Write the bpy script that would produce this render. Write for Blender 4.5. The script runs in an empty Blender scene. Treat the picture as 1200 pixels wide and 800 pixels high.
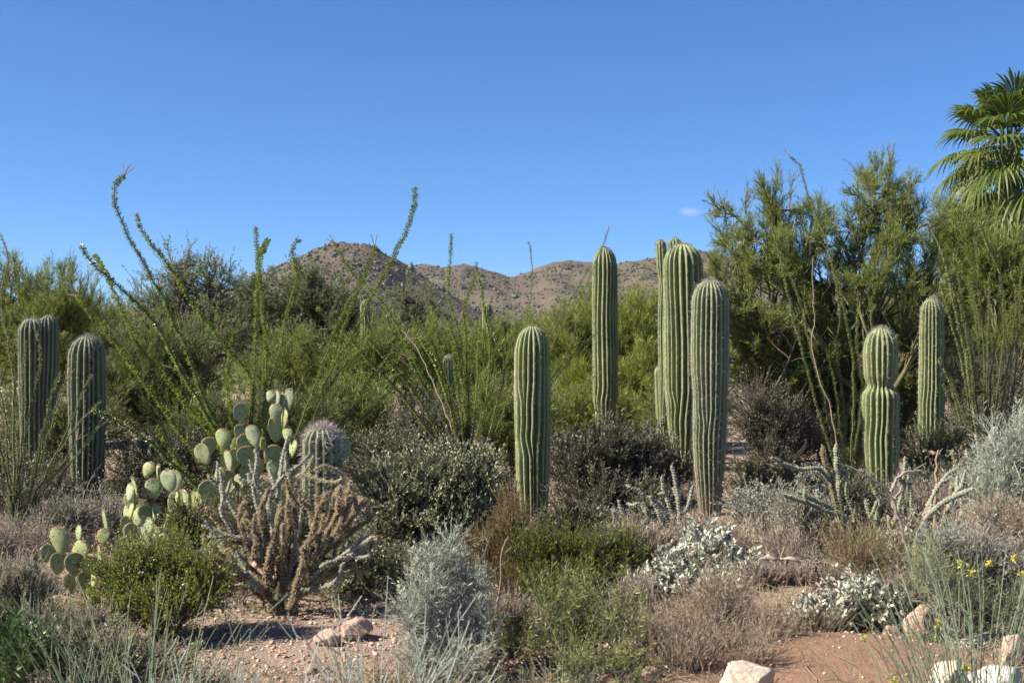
import bpy, math
import numpy as np

# ------------------------------------------------------------------ camera, sky, sun, exposure
scene = bpy.context.scene
F, HX, HY, CZ = 1500.0, 600.0, 440.0, 1.65          # focal length in photo pixels, principal column, horizon row, eye height
cam_data = bpy.data.cameras.new('camera')
cam = bpy.data.objects.new('camera', cam_data)
scene.collection.objects.link(cam)
cam.location = (0, 0, CZ)
cam.rotation_euler = (math.radians(90), 0, 0)
cam_data.sensor_width = 36.0
cam_data.lens = 36.0 * F / 1200.0
cam_data.shift_y = (HY - 400.0) / 1200.0
cam_data.clip_start = 0.05
cam_data.clip_end = 9000
cam_data.dof.use_dof = True
cam_data.dof.focus_distance = 13.5
cam_data.dof.aperture_fstop = 4.5
scene.camera = cam

SUN_EL, SUN_ROT = math.radians(39), math.radians(258)
world = bpy.data.worlds.new('World')
scene.world = world
world.use_nodes = True
wn = world.node_tree
wn.nodes.clear()
sky = wn.nodes.new('ShaderNodeTexSky')
sky.sky_type = 'NISHITA'
sky.sun_disc = False
sky.sun_elevation = SUN_EL
sky.sun_rotation = SUN_ROT
sky.altitude = 800
sky.air_density = 0.8
sky.dust_density = 0.0
sky.ozone_density = 10.0
bg = wn.nodes.new('ShaderNodeBackground')
bg.inputs['Strength'].default_value = 0.058
wo = wn.nodes.new('ShaderNodeOutputWorld')
tcw = wn.nodes.new('ShaderNodeTexCoord'); mpw = wn.nodes.new('ShaderNodeMapping')
_cd = (( 808 - HX) / F, 1.0, (HY - 248) / F)
_ln = math.sqrt(sum(v * v for v in _cd)); _cd = tuple(v / _ln for v in _cd)
mpw.vector_type = 'POINT'
mpw.inputs['Location'].default_value = (-_cd[0] * 70, 0, -_cd[2] * 190)
mpw.inputs['Scale'].default_value = (70, 0, 190)
wn.links.new(tcw.outputs['Generated'], mpw.inputs['Vector'])
gr = wn.nodes.new('ShaderNodeTexGradient'); gr.gradient_type = 'SPHERICAL'
wn.links.new(mpw.outputs[0], gr.inputs['Vector'])
nz = wn.nodes.new('ShaderNodeTexNoise'); nz.inputs['Scale'].default_value = 110; nz.inputs['Detail'].default_value = 5
wn.links.new(tcw.outputs['Generated'], nz.inputs['Vector'])
mul = wn.nodes.new('ShaderNodeMath'); mul.operation = 'MULTIPLY'
wn.links.new(gr.outputs['Fac'], mul.inputs[0]); wn.links.new(nz.outputs['Fac'], mul.inputs[1])
front = wn.nodes.new('ShaderNodeSeparateXYZ'); wn.links.new(tcw.outputs['Generated'], front.inputs[0])
gt = wn.nodes.new('ShaderNodeMath'); gt.operation = 'GREATER_THAN'; gt.inputs[1].default_value = 0
wn.links.new(front.outputs['Y'], gt.inputs[0])
mul2 = wn.nodes.new('ShaderNodeMath'); mul2.operation = 'MULTIPLY'
wn.links.new(mul.outputs[0], mul2.inputs[0]); wn.links.new(gt.outputs[0], mul2.inputs[1])
cr = wn.nodes.new('ShaderNodeMapRange'); cr.inputs['From Min'].default_value = .12; cr.inputs['From Max'].default_value = .6; cr.inputs['To Max'].default_value = .38
wn.links.new(mul2.outputs[0], cr.inputs['Value'])
mxw = wn.nodes.new('ShaderNodeMix'); mxw.data_type = 'RGBA'
wn.links.new(cr.outputs[0], mxw.inputs[0]); hs = wn.nodes.new('ShaderNodeHueSaturation'); hs.inputs['Saturation'].default_value = 1.04; hs.inputs['Value'].default_value = 1.06
wn.links.new(sky.outputs[0], hs.inputs['Color']); wn.links.new(hs.outputs[0], mxw.inputs[6]); mxw.inputs[7].default_value = (6.2, 6.0, 7.2, 1)
wn.links.new(mxw.outputs[2], bg.inputs['Color'])
wn.links.new(bg.outputs[0], wo.inputs['Surface'])

sun_data = bpy.data.lights.new('sun', 'SUN')
sun_data.energy = 4.6
sun_data.angle = math.radians(0.55)
sun_data.color = (1.0, 0.93, 0.82)
sun = bpy.data.objects.new('sun', sun_data)
scene.collection.objects.link(sun)
sd = (math.cos(SUN_EL) * math.sin(SUN_ROT), math.cos(SUN_EL) * math.cos(SUN_ROT), math.sin(SUN_EL))
import mathutils
sun.rotation_euler = mathutils.Vector(sd).to_track_quat('Z', 'Y').to_euler()
sun.location = (-20, -20, 30)

scene.view_settings.view_transform = 'Standard'
scene.view_settings.look = 'None'
scene.view_settings.exposure = 1.45
scene.view_settings.gamma = 1.0
scene.view_settings.use_curve_mapping = False
scene.render.engine = 'CYCLES'
scene.cycles.max_bounces = 5
scene.cycles.diffuse_bounces = 3
scene.cycles.transmission_bounces = 3
scene.cycles.use_adaptive_sampling = True

# ------------------------------------------------------------------ helpers
rng = np.random.default_rng(11)
def seed(s):
    global rng
    rng = np.random.default_rng(s)

def nrm(v):
    return v / np.maximum(np.linalg.norm(v, axis=-1, keepdims=True), 1e-9)

def smooth(x):
    x = np.clip(x, 0, 1)
    return x * x * (3 - 2 * x)

_perm = np.random.default_rng(3).permutation(512)
_gr = nrm(np.random.default_rng(4).normal(size=(512, 2)))
def perlin(x, y):
    x = np.asarray(x, float); y = np.asarray(y, float)
    xi = np.floor(x).astype(int); yi = np.floor(y).astype(int)
    xf = x - xi; yf = y - yi
    u = xf**3 * (xf * (xf * 6 - 15) + 10); v = yf**3 * (yf * (yf * 6 - 15) + 10)
    def g(ix, iy, fx, fy):
        h = _perm[(_perm[ix & 511] + iy) & 511]
        return _gr[h, 0] * fx + _gr[h, 1] * fy
    a = g(xi, yi, xf, yf); b = g(xi + 1, yi, xf - 1, yf)
    c = g(xi, yi + 1, xf, yf - 1); d = g(xi + 1, yi + 1, xf - 1, yf - 1)
    return 1.5 * ((a * (1 - u) + b * u) * (1 - v) + (c * (1 - u) + d * u) * v)
def fbm(x, y, o=4):
    s = 0; a = 1.0
    for i in range(o):
        s = s + a * perlin(x * 2**i + 17.3 * i, y * 2**i - 9.1 * i); a *= .5
    return s

def ground_z(x, y):
    x = np.asarray(x, float); y = np.asarray(y, float)
    near = np.exp(-((np.maximum(y, 0)) / 40.0)**2)
    h = 0.010 * np.maximum(0, y - 10)
    h = h + 0.035 * near * fbm(x * .8, y * .8, 3)
    h = h + 0.013 * near * fbm(x * 4, y * 4, 3)
    h = h + 0.16 * np.exp(-(((x - 1.75) / 1.15)**2 + ((y - 7.15) / .62)**2)**1.3)     # heap of bare red soil
    h = h + 0.22 * smooth((y - 7.95) / .5) * np.exp(-((x - 2.1) / .9)**2) * np.exp(-((y - 8.7) / .8)**2)   # small bank behind it
    h = h + 0.6 * smooth((y - 60) / 400) * fbm(x * .01, y * .01, 3)
    return h

def P(px, py, Y):
    return np.array([(px - HX) / F * Y, Y, CZ - (py - HY) / F * Y])
def G(px, Y):
    x = (px - HX) / F * Y
    return np.array([x, Y, float(ground_z(x, Y))])

class MB:
    """collects vertex/face arrays, builds ONE mesh object"""
    def __init__(s):
        s.v = []; s.q = []; s.t = []; s.a = []; s.b = []; s.n = 0
    def add(s, V, Fc, tint=.5, aux=0.):
        V = np.asarray(V, float).reshape(-1, 3); Fc = np.asarray(Fc, int)
        m = len(V)
        if m == 0: return s
        s.v.append(V)
        (s.q if Fc.shape[1] == 4 else s.t).append(Fc + s.n)
        s.a.append(np.broadcast_to(np.asarray(tint, float), (m,)).copy())
        s.b.append(np.broadcast_to(np.asarray(aux, float), (m,)).copy())
        s.n += m
        return s
    def mesh(s, name, mat, origin=(0, 0, 0), sm=False):
        me = bpy.data.meshes.new(name)
        V = np.concatenate(s.v) - np.asarray(origin)
        q = np.concatenate(s.q) if s.q else np.zeros((0, 4), int)
        t = np.concatenate(s.t) if s.t else np.zeros((0, 3), int)
        me.vertices.add(len(V)); me.vertices.foreach_set('co', V.astype(np.float32).ravel())
        idx = np.concatenate([q.ravel(), t.ravel()])
        me.loops.add(len(idx)); me.loops.foreach_set('vertex_index', idx.astype(np.int32))
        st = np.concatenate([np.arange(len(q)) * 4, len(q) * 4 + np.arange(len(t)) * 3])
        me.polygons.add(len(st)); me.polygons.foreach_set('loop_start', st.astype(np.int32))
        if sm: me.polygons.foreach_set('use_smooth', np.ones(len(st), bool))
        for nm, arr in (('tint', s.a), ('aux', s.b)):
            at = me.attributes.new(nm, 'FLOAT', 'POINT')
            at.data.foreach_set('value', np.concatenate(arr).astype(np.float32))
        me.update(calc_edges=True)
        me.materials.append(mat)
        return me
    def build(s, name, mat, parent=None, sm=False, label=None):
        if s.n == 0: return None
        org = (0, 0, 0)
        if parent is not None:
            p = parent; org = np.zeros(3)
            while p is not None:
                org = org + np.array(p.location); p = p.parent
        o = bpy.data.objects.new(name, s.mesh(name, mat, org, sm))
        scene.collection.objects.link(o)
        if parent is not None: o.parent = parent
        if label: o['label'] = label
        return o

_labels = {}
def tag(o, label, cat, group=None):
    n = len(label.split())
    if not 4 <= n <= 16: print('LABEL LENGTH', n, label)
    if label in _labels and _labels[label] != group: print('DUP LABEL', label)
    _labels[label] = group or label
    o['label'] = label; o['category'] = cat
    if group: o['group'] = group
    return o
def thing(name, base, label, cat, group=None):
    o = bpy.data.objects.new(name, None)
    o.empty_display_size = .1
    scene.collection.objects.link(o)
    o.location = base
    return tag(o, label, cat, group)
def single(mb, name, mat, base, label, cat, group=None, sm=False):
    """a thing that is one mesh, its origin at its base"""
    o = bpy.data.objects.new(name, mb.mesh(name, mat, base, sm))
    scene.collection.objects.link(o); o.location = base
    return tag(o, label, cat, group)

# ---- geometry
def resample(pts, k):
    """Catmull-Rom through the points, k samples equally spaced along it"""
    p = np.asarray(pts, float)
    if len(p) == 2: p = np.array([p[0], (p[0] + p[1]) / 2, p[1]])
    e = np.vstack([2 * p[0] - p[1], p, 2 * p[-1] - p[-2]])
    out = []
    t = np.linspace(0, 1, 12, endpoint=False)[:, None]
    for i in range(1, len(e) - 2):
        a, b, c, d = e[i - 1], e[i], e[i + 1], e[i + 2]
        out.append(.5 * (2 * b + (c - a) * t + (2 * a - 5 * b + 4 * c - d) * t**2 + (3 * b - a - 3 * c + d) * t**3))
    q = np.vstack(out + [p[-1:]])
    s = np.r_[0, np.cumsum(np.linalg.norm(np.diff(q, axis=0), axis=1))]
    u = np.linspace(0, s[-1], k)
    return np.stack([np.interp(u, s, q[:, i]) for i in range(3)], 1)

def frames(Pt):
    T = nrm(np.gradient(Pt, axis=1))
    ref = np.where(np.abs(T[:, :1, 2:3]) > .9, np.array([1., .2, 0]), np.array([0, 0.15, 1.]))
    ref = np.broadcast_to(ref, T.shape)
    A = nrm(np.cross(T, ref)); B = np.cross(A, T)
    return T, A, B

def tubes(Pt, R, sides=5):
    """Pt (n,k,3), R (n,k) or (n,k,sides) -> verts, quads"""
    Pt = np.asarray(Pt, float); n, k, _ = Pt.shape
    T, A, B = frames(Pt)
    R = np.asarray(R, float)
    if R.ndim == 2: R = np.repeat(R[:, :, None], sides, 2)
    ph = np.arange(sides) * 2 * np.pi / sides
    V = Pt[:, :, None, :] + R[..., None] * (np.cos(ph)[None, None, :, None] * A[:, :, None, :] + np.sin(ph)[None, None, :, None] * B[:, :, None, :])
    i = np.arange(n)[:, None, None] * k * sides; j = np.arange(k - 1)[None, :, None] * sides; s = np.arange(sides)[None, None, :]
    s2 = (s + 1) % sides
    Q = np.stack([i + j + s, i + j + s2, i + j + sides + s2, i + j + sides + s], -1).reshape(-1, 4)
    return V.reshape(-1, 3), Q

def leaf_quads(p, d, L, W, n=None, fold=.15, mid=.5):
    p = np.asarray(p); m = len(p)
    if n is None: n = rng.normal(size=(m, 3))
    s = nrm(np.cross(d, n)); nn = np.cross(s, d)
    L = np.broadcast_to(L, (m,))[:, None]; W = np.broadcast_to(W, (m,))[:, None]
    V = np.stack([p, p + d * L * mid + s * W / 2 + nn * W * fold, p + d * L, p + d * L * mid - s * W / 2 + nn * W * fold], 1)
    return V.reshape(-1, 3), np.arange(m * 4).reshape(-1, 4)

def rand_dirs(n):
    return nrm(rng.normal(size=(n, 3)))

def curves(p0, d0, p3, d3, k, a0=.4, a3=.25, wig=.04):
    L = np.linalg.norm(p3 - p0, axis=-1, keepdims=True)
    p1 = p0 + d0 * L * a0; p2 = p3 - d3 * L * a3
    t = np.linspace(0, 1, k)[None, :, None]
    C = (1 - t)**3 * p0[:, None] + 3 * (1 - t)**2 * t * p1[:, None] + 3 * (1 - t) * t * t * p2[:, None] + t**3 * p3[:, None]
    C += rng.normal(size=C.shape) * wig * L[:, None] * np.sin(np.pi * t)
    return C

def along(Pt, idx, t):
    """points and tangents at parameter t on paths idx"""
    k = Pt.shape[1]
    f = np.clip(t, 0, .9999) * (k - 1); i = f.astype(int); f = (f - i)[:, None]
    a = Pt[idx, i]; b = Pt[idx, i + 1]
    return a + (b - a) * f, nrm(b - a)

# ------------------------------------------------------------------ materials
def newmat(name):
    m = bpy.data.materials.new(name); m.use_nodes = True
    nt = m.node_tree; nt.nodes.clear()
    return m, nt
def lin(c):
    return tuple(((v / 255.0) / 12.92 if v / 255.0 <= .04045 else ((v / 255.0 + .055) / 1.055)**2.4) for v in c) + (1,)
def attr(nt, nm):
    a = nt.nodes.new('ShaderNodeAttribute'); a.attribute_name = nm
    return a.outputs['Fac']
def ramp(nt, fac, stops):
    r = nt.nodes.new('ShaderNodeValToRGB')
    el = r.color_ramp.elements
    while len(el) < len(stops): el.new(.5)
    for e, (p, c) in zip(el, stops):
        e.position = p; e.color = c if len(c) == 4 else tuple(c) + (1,)
    nt.links.new(fac, r.inputs[0])
    return r.outputs[0]
def noise(nt, scale, detail=4, rough=.6, coord='Object'):
    tc = nt.nodes.new('ShaderNodeTexCoord'); n = nt.nodes.new('ShaderNodeTexNoise')
    n.inputs['Scale'].default_value = scale; n.inputs['Detail'].default_value = detail; n.inputs['Roughness'].default_value = rough
    nt.links.new(tc.outputs[coord], n.inputs['Vector'])
    return n.outputs['Fac']
def mixc(nt, fac, a, b, mode='MIX'):
    m = nt.nodes.new('ShaderNodeMix'); m.data_type = 'RGBA'; m.blend_type = mode
    for i, v in ((0, fac), (6, a), (7, b)):
        if hasattr(v, 'is_linked'): nt.links.new(v, m.inputs[i])
        else: m.inputs[i].default_value = v if i == 0 else (v if len(v) == 4 else tuple(v) + (1,))
    return m.outputs[2]
def out(nt, col, rough=.6, trans=0., spec=.4, bump=None, bstr=.3, bdist=.01, transcol=None):
    b = nt.nodes.new('ShaderNodeBsdfPrincipled'); o = nt.nodes.new('ShaderNodeOutputMaterial')
    if hasattr(col, 'is_linked'): nt.links.new(col, b.inputs['Base Color'])
    else: b.inputs['Base Color'].default_value = tuple(col)[:3] + (1,)
    b.inputs['Roughness'].default_value = rough
    b.inputs['Specular IOR Level'].default_value = spec
    if bump is not None:
        bp = nt.nodes.new('ShaderNodeBump'); bp.inputs['Strength'].default_value = bstr; bp.inputs['Distance'].default_value = bdist
        nt.links.new(bump, bp.inputs['Height']); nt.links.new(bp.outputs[0], b.inputs['Normal'])
    if trans > 0:
        t = nt.nodes.new('ShaderNodeBsdfTranslucent'); mx = nt.nodes.new('ShaderNodeMixShader')
        mx.inputs[0].default_value = trans
        src = transcol if transcol is not None else col
        if hasattr(src, 'is_linked'): nt.links.new(src, t.inputs[0])
        else: t.inputs[0].default_value = tuple(src)[:3] + (1,)
        nt.links.new(b.outputs[0], mx.inputs[1]); nt.links.new(t.outputs[0], mx.inputs[2]); nt.links.new(mx.outputs[0], o.inputs[0])
    else:
        nt.links.new(b.outputs[0], o.inputs[0])
def leafmat(name, c1, c2, c3=None, trans=.25, rough=.5, spec=.4, dead=None):
    """leaf pigment varies from leaf to leaf between c1 and c2 (c3 rare)"""
    m, nt = newmat(name)
    k = 1.0
    st = [(0, c1), (.8, c2)]
    if dead: st = [(0, dead), (.22, dead), (.3, c1), (.8, c2)] + ([(1, c3)] if c3 else [])
    c = ramp(nt, attr(nt, 'tint'), st)
    out(nt, c, rough, trans, spec)
    return m
def woodmat(name, c1, c2, scale=30, rough=.85, bstr=.5):
    m, nt = newmat(name)
    n = noise(nt, scale, 5, .65)
    c = ramp(nt, n, [(.3, c1), (.7, c2)])
    c = mixc(nt, .35, c, ramp(nt, attr(nt, 'tint'), [(0, c1), (1, c2)]))
    out(nt, c, rough, 0, .2, n, bstr, .01)
    return m

M = {}
M['palo_leaf'] = leafmat('palo_verde_leaf', (.115, .15, .026), (.245, .292, .058), (.33, .33, .12), .4)
M['palo_leaf_light'] = leafmat('palo_verde_leaf_light', (.14, .175, .034), (.28, .325, .075), (.36, .36, .15), .42)
M['palo_leaf_bright'] = leafmat('palo_verde_leaf_bright', (.145, .18, .024), (.285, .325, .052), (.36, .36, .12), .4)
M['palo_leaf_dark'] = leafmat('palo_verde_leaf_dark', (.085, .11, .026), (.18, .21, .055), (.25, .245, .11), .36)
M['palo_wood'] = woodmat('palo_verde_bark', (.07, .075, .03), (.16, .15, .07), 20)
M['mesq_leaf'] = leafmat('mesquite_leaf', (.075, .11, .036), (.17, .215, .08), (.24, .26, .13), .4)
M['grey_leaf'] = leafmat('ironwood_leaf', (.125, .16, .06), (.245, .285, .125), (.32, .33, .19), .4)
M['mesq_wood'] = woodmat('mesquite_bark', (.06, .045, .035), (.15, .12, .09), 25)
M['jojoba_leaf'] = leafmat('jojoba_leaf', (.15, .16, .075), (.31, .32, .175), (.42, .41, .26), .2)
M['jojoba_dull'] = leafmat('jojoba_leaf_dull', (.085, .085, .05), (.20, .195, .115), (.30, .28, .18), .15)
M['dark_wood'] = woodmat('dark_grey_twig', (.05, .04, .034), (.14, .115, .10), 40)
M['creo_leaf'] = leafmat('creosote_leaf', (.14, .165, .018), (.27, .30, .04), (.40, .41, .13), .38, .4, .45)
M['creo_deep'] = leafmat('creosote_leaf_deep', (.09, .115, .010), (.19, .22, .020), (.28, .28, .05), .35, .4)
M['rust_leaf'] = leafmat('rust_green_leaf', (.09, .075, .012), (.19, .15, .03), (.27, .16, .05), .3)
M['olive_leaf'] = leafmat('olive_grey_leaf', (.10, .10, .05), (.21, .205, .105), (.30, .28, .17), .2)
M['brit_leaf'] = leafmat('brittlebush_leaf', (.31, .315, .235), (.50, .50, .40), (.60, .58, .48), .12, .7, .2, (.24, .18, .12))
M['sage_leaf'] = leafmat('sage_grey_leaf', (.19, .205, .14), (.36, .37, .285), (.48, .46, .38), .12, .7, .2)
M['blue_stem'] = leafmat('blue_grey_stem', (.22, .245, .185), (.39, .41, .325), (.50, .47, .36), .05, .7, .2)
M['pale_stem'] = leafmat('pale_blue_grey_stem', (.19, .22, .17), (.34, .37, .31), (.42, .40, .33), .05, .7, .2)
M['green_stem'] = leafmat('blue_green_stalk', (.10, .135, .075), (.205, .245, .15), (.32, .31, .20), .05, .6, .3)
M['weed_leaf'] = leafmat('green_weed_leaf', (.13, .145, .045), (.255, .27, .10), (.40, .38, .20), .3, .45, .4)
M['dark_weed'] = leafmat('dark_weed_leaf', (.04, .075, .016), (.10, .15, .045), (.18, .22, .10), .3, .4, .5)
M['tan_twig'] = leafmat('tan_dry_twig', (.27, .20, .12), (.47, .37, .25), (.58, .49, .36), .05, .8, .2)
M['dun_twig'] = leafmat('dun_dry_twig', (.19, .145, .095), (.36, .29, .205), (.48, .41, .31), .05, .8, .2)
M['red_twig'] = leafmat('red_brown_twig', (.17, .10, .06), (.32, .22, .14), (.42, .34, .22), .05, .7, .2)
M['redgreen_leaf'] = leafmat('thin_green_leaf', (.14, .15, .045), (.28, .28, .11), (.38, .33, .18), .25)
M['orange_wood'] = woodmat('orange_dead_wood', (.15, .10, .062), (.31, .215, .135), 30)
M['grey_wood'] = woodmat('grey_dead_wood', (.15, .12, .10), (.36, .31, .26), 40)
M['oco_bark'] = woodmat('ocotillo_bark', (.06, .065, .03), (.16, .16, .085), 60)
M['oco_pale_bark'] = woodmat('ocotillo_pale_bark', (.15, .155, .085), (.29, .29, .19), 60)
M['oco_dry'] = woodmat('ocotillo_dry_bark', (.20, .16, .11), (.36, .30, .21), 60)
M['oco_leaf'] = leafmat('ocotillo_leaf', (.12, .165, .018), (.27, .33, .055), (.42, .46, .20), .35, .35, .5)
M['oco_pale'] = leafmat('ocotillo_leaf_pale', (.16, .19, .055), (.31, .34, .125), (.46, .46, .25), .3, .4, .5)
M['spine_grey'] = leafmat('grey_spine', (.085, .07, .058), (.40, .36, .31), (.60, .56, .50), .1, .7, .2)
M['spine_pink'] = leafmat('pinkish_spine', (.27, .22, .20), (.52, .45, .42), (.66, .60, .57), .1, .7, .2)
M['spine_tan'] = leafmat('tan_spine', (.38, .27, .155), (.66, .52, .34), (.76, .64, .46), .15, .7, .2)
M['spine_pale'] = leafmat('pale_spine', (.42, .41, .34), (.68, .66, .58), (.75, .72, .65), .15, .7, .2)
M['palm_leaf'] = leafmat('palm_leaf', (.055, .085, .014), (.14, .18, .035), (.22, .235, .075), .35, .5, .3)
M['palm_dead'] = leafmat('dead_palm_leaf', (.13, .095, .06), (.30, .23, .15), (.40, .32, .22), .1, .8, .2)
M['palm_trunk'] = woodmat('palm_trunk_bark', (.10, .075, .055), (.24, .19, .14), 12)
M['flower'] = leafmat('yellow_flower', (.36, .33, .05), (.52, .47, .09), None, .3)
M['orange_flower'] = leafmat('orange_flower', (.60, .38, .04), (.68, .52, .07), None, .3)
M['dry_grass'] = leafmat('dry_grass', (.26, .19, .10), (.46, .36, .22), (.55, .46, .32), .2, .8, .2)
M['scrub'] = leafmat('hill_scrub_leaf', (.036, .039, .024), (.068, .07, .044), (.11, .10, .07), 0)

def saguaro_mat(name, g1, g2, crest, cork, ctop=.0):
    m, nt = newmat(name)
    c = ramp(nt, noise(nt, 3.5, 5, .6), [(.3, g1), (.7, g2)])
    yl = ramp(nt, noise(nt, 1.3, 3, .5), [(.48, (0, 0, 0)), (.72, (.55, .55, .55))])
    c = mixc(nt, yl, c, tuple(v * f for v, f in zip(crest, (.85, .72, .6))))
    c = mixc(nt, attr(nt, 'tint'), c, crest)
    # corky base and old scars
    n = noise(nt, 9, 6, .7)
    add = nt.nodes.new('ShaderNodeMath'); add.operation = 'ADD'
    nt.links.new(attr(nt, 'aux'), add.inputs[0]); nt.links.new(n, add.inputs[1])
    f = ramp(nt, add.outputs[0], [(.61, (0, 0, 0)), (.92, (1, 1, 1))])
    sep = nt.nodes.new('ShaderNodeRGBToBW'); nt.links.new(f, sep.inputs[0])
    c = mixc(nt, sep.outputs[0], c, cork)
    out(nt, c, .62, 0, .3, noise(nt, 60, 3, .6), .25, .006)
    return m
M['saguaro'] = saguaro_mat('saguaro_skin', (.095, .125, .048), (.165, .19, .078), (.31, .335, .155), (.22, .16, .105))
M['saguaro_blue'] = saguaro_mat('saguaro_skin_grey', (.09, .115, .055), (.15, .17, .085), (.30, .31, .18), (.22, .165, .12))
M['saguaro_shaded'] = saguaro_mat('saguaro_skin_shaded', (.06, .085, .042), (.10, .122, .06), (.23, .24, .14), (.18, .14, .10))  # semi-shade on the two left saguaros, put into a darker skin colour

def pad_mat(name, c1, c2, dot):
    m, nt = newmat(name)
    c = ramp(nt, noise(nt, 6, 5, .6), [(.3, c1), (.7, c2)])
    tc = nt.nodes.new('ShaderNodeTexCoord'); vo = nt.nodes.new('ShaderNodeTexVoronoi')
    vo.inputs['Scale'].default_value = 38
    mp = nt.nodes.new('ShaderNodeMapping'); mp.inputs['Scale'].default_value = (1, .35, 1)
    nt.links.new(tc.outputs['Object'], mp.inputs['Vector']); nt.links.new(mp.outputs[0], vo.inputs['Vector'])
    f = ramp(nt, vo.outputs['Distance'], [(.17, (1, 1, 1)), (.30, (0, 0, 0))])
    bw = nt.nodes.new('ShaderNodeRGBToBW'); nt.links.new(f, bw.inputs[0])
    c = mixc(nt, bw.outputs[0], c, dot)
    sc = ramp(nt, noise(nt, 13, 6, .7), [(.60, (0, 0, 0)), (.68, (.75, .75, .75))])
    c = mixc(nt, sc, c, (.26, .20, .10))
    c = mixc(nt, attr(nt, 'tint'), c, (.30, .20, .08))        # brown rim of glochids
    out(nt, c, .55, 0, .4, noise(nt, 30, 3), .25, .008)
    return m
M['pad'] = pad_mat('prickly_pear_pad', (.21, .25, .105), (.30, .335, .15), (.10, .085, .04))
M['pad_yellow'] = pad_mat('prickly_pear_pad_yellow', (.26, .29, .10), (.35, .37, .14), (.11, .08, .03))
M['pad_grey'] = pad_mat('prickly_pear_pad_grey', (.235, .28, .145), (.32, .36, .19), (.12, .10, .05))

def cholla_mat(name, c1, c2, tip):
    m, nt = newmat(name)
    c = ramp(nt, noise(nt, 14, 5, .65), [(.3, c1), (.7, c2)])
    c = mixc(nt, attr(nt, 'tint'), c, tip)
    out(nt, c, .75, 0, .2, noise(nt, 90, 3), .3, .005)
    return m
M['cholla_tan'] = cholla_mat('cholla_tan_stem', (.05, .048, .024), (.10, .09, .045), (.34, .25, .15))
M['cholla_pale'] = cholla_mat('cholla_pale_stem', (.12, .115, .075), (.20, .19, .135), (.54, .51, .42))
M['cholla_green'] = cholla_mat('cholla_green_stem', (.11, .125, .06), (.19, .21, .11), (.46, .45, .31))
M['cholla_trunk'] = woodmat('cholla_trunk_bark', (.08, .06, .045), (.20, .15, .11), 40)

def rock_mat(name, c1, c2, c3):
    m, nt = newmat(name)
    n = noise(nt, 7, 8, .65)
    c = ramp(nt, n, [(.25, c1), (.5, c2), (.75, c3)])
    c = mixc(nt, .25, c, ramp(nt, noise(nt, 55, 4), [(.35, tuple(v * .5 for v in c1)), (.65, c3)]))
    out(nt, c, .9, 0, .2, noise(nt, 25, 8, .7), .6, .02)
    return m
M['rock_pink'] = rock_mat('pink_rock', (.36, .235, .175), (.46, .315, .24), (.54, .40, .32))
M['rock_white'] = rock_mat('white_rock', (.38, .35, .32), (.50, .47, .44), (.58, .55, .52))
M['rock_tan'] = rock_mat('tan_rock', (.40, .32, .23), (.52, .43, .33), (.60, .52, .42))
M['rock_brown'] = rock_mat('brown_rock', (.22, .16, .13), (.35, .25, .19), (.44, .33, .26))
M['rock_gold'] = rock_mat('golden_rock', (.36, .29, .16), (.44, .36, .21), (.50, .42, .27))

def gravel_mat():
    m, nt = newmat('gravel_stone')
    c = ramp(nt, attr(nt, 'tint'), [(0, (.22, .14, .10)), (.35, (.38, .25, .18)), (.8, (.46, .34, .26)), (1, (.54, .47, .40))])
    out(nt, c, .9, 0, .2, noise(nt, 120, 3), .3, .004)
    return m
M['gravel'] = gravel_mat()

def ground_mat():
    m, nt = newmat('desert_soil')
    n1 = noise(nt, .7, 6, .6); n2 = noise(nt, 28, 6, .7); n3 = noise(nt, 160, 3, .6)
    c = ramp(nt, n2, [(.25, (.29, .20, .15)), (.5, (.44, .315, .24)), (.72, (.54, .42, .33))])
    c = mixc(nt, .35, c, ramp(nt, n3, [(.35, (.20, .13, .09)), (.65, (.56, .43, .33))]))
    c = mixc(nt, ramp(nt, n1, [(.45, (0, 0, 0)), (.7, (.6, .6, .6))]), c, (.28, .22, .15))
    soil = ramp(nt, n2, [(.3, (.27, .16, .105)), (.7, (.40, .255, .17))])
    c = mixc(nt, attr(nt, 'tint'), c, soil)
    h = nt.nodes.new('ShaderNodeMath'); h.operation = 'ADD'
    nt.links.new(n2, h.inputs[0]); nt.links.new(n3, h.inputs[1])
    h2 = nt.nodes.new('ShaderNodeMath'); h2.operation = 'MULTIPLY_ADD'; h2.inputs[1].default_value = 1.6
    nt.links.new(noise(nt, 11, 4, .55), h2.inputs[0]); nt.links.new(h.outputs[0], h2.inputs[2])
    out(nt, c, .95, 0, .1, h2.outputs[0], .9, .028)
    return m
M['ground'] = ground_mat()
def hill_mat():
    m, nt = newmat('rocky_hillside')
    n1 = noise(nt, .010, 6, .7); n2 = noise(nt, .10, 8, .75); n3 = noise(nt, .45, 5, .7)
    c = ramp(nt, n2, [(.3, (.10, .066, .052)), (.55, (.172, .113, .089)), (.75, (.25, .165, .13))])
    g = ramp(nt, n3, [(.47, (0, 0, 0)), (.54, (1, 1, 1))])                  # grass and low brush between the rocks
    c = mixc(nt, g, c, (.115, .093, .068))
    c = mixc(nt, ramp(nt, n1, [(.40, (0, 0, 0)), (.62, (.6, .6, .6))]), c, (.12, .115, .07))
    out(nt, c, .95, 0, .1, n2, 1.0, 4.0)
    return m
M['hill'] = hill_mat()
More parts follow.
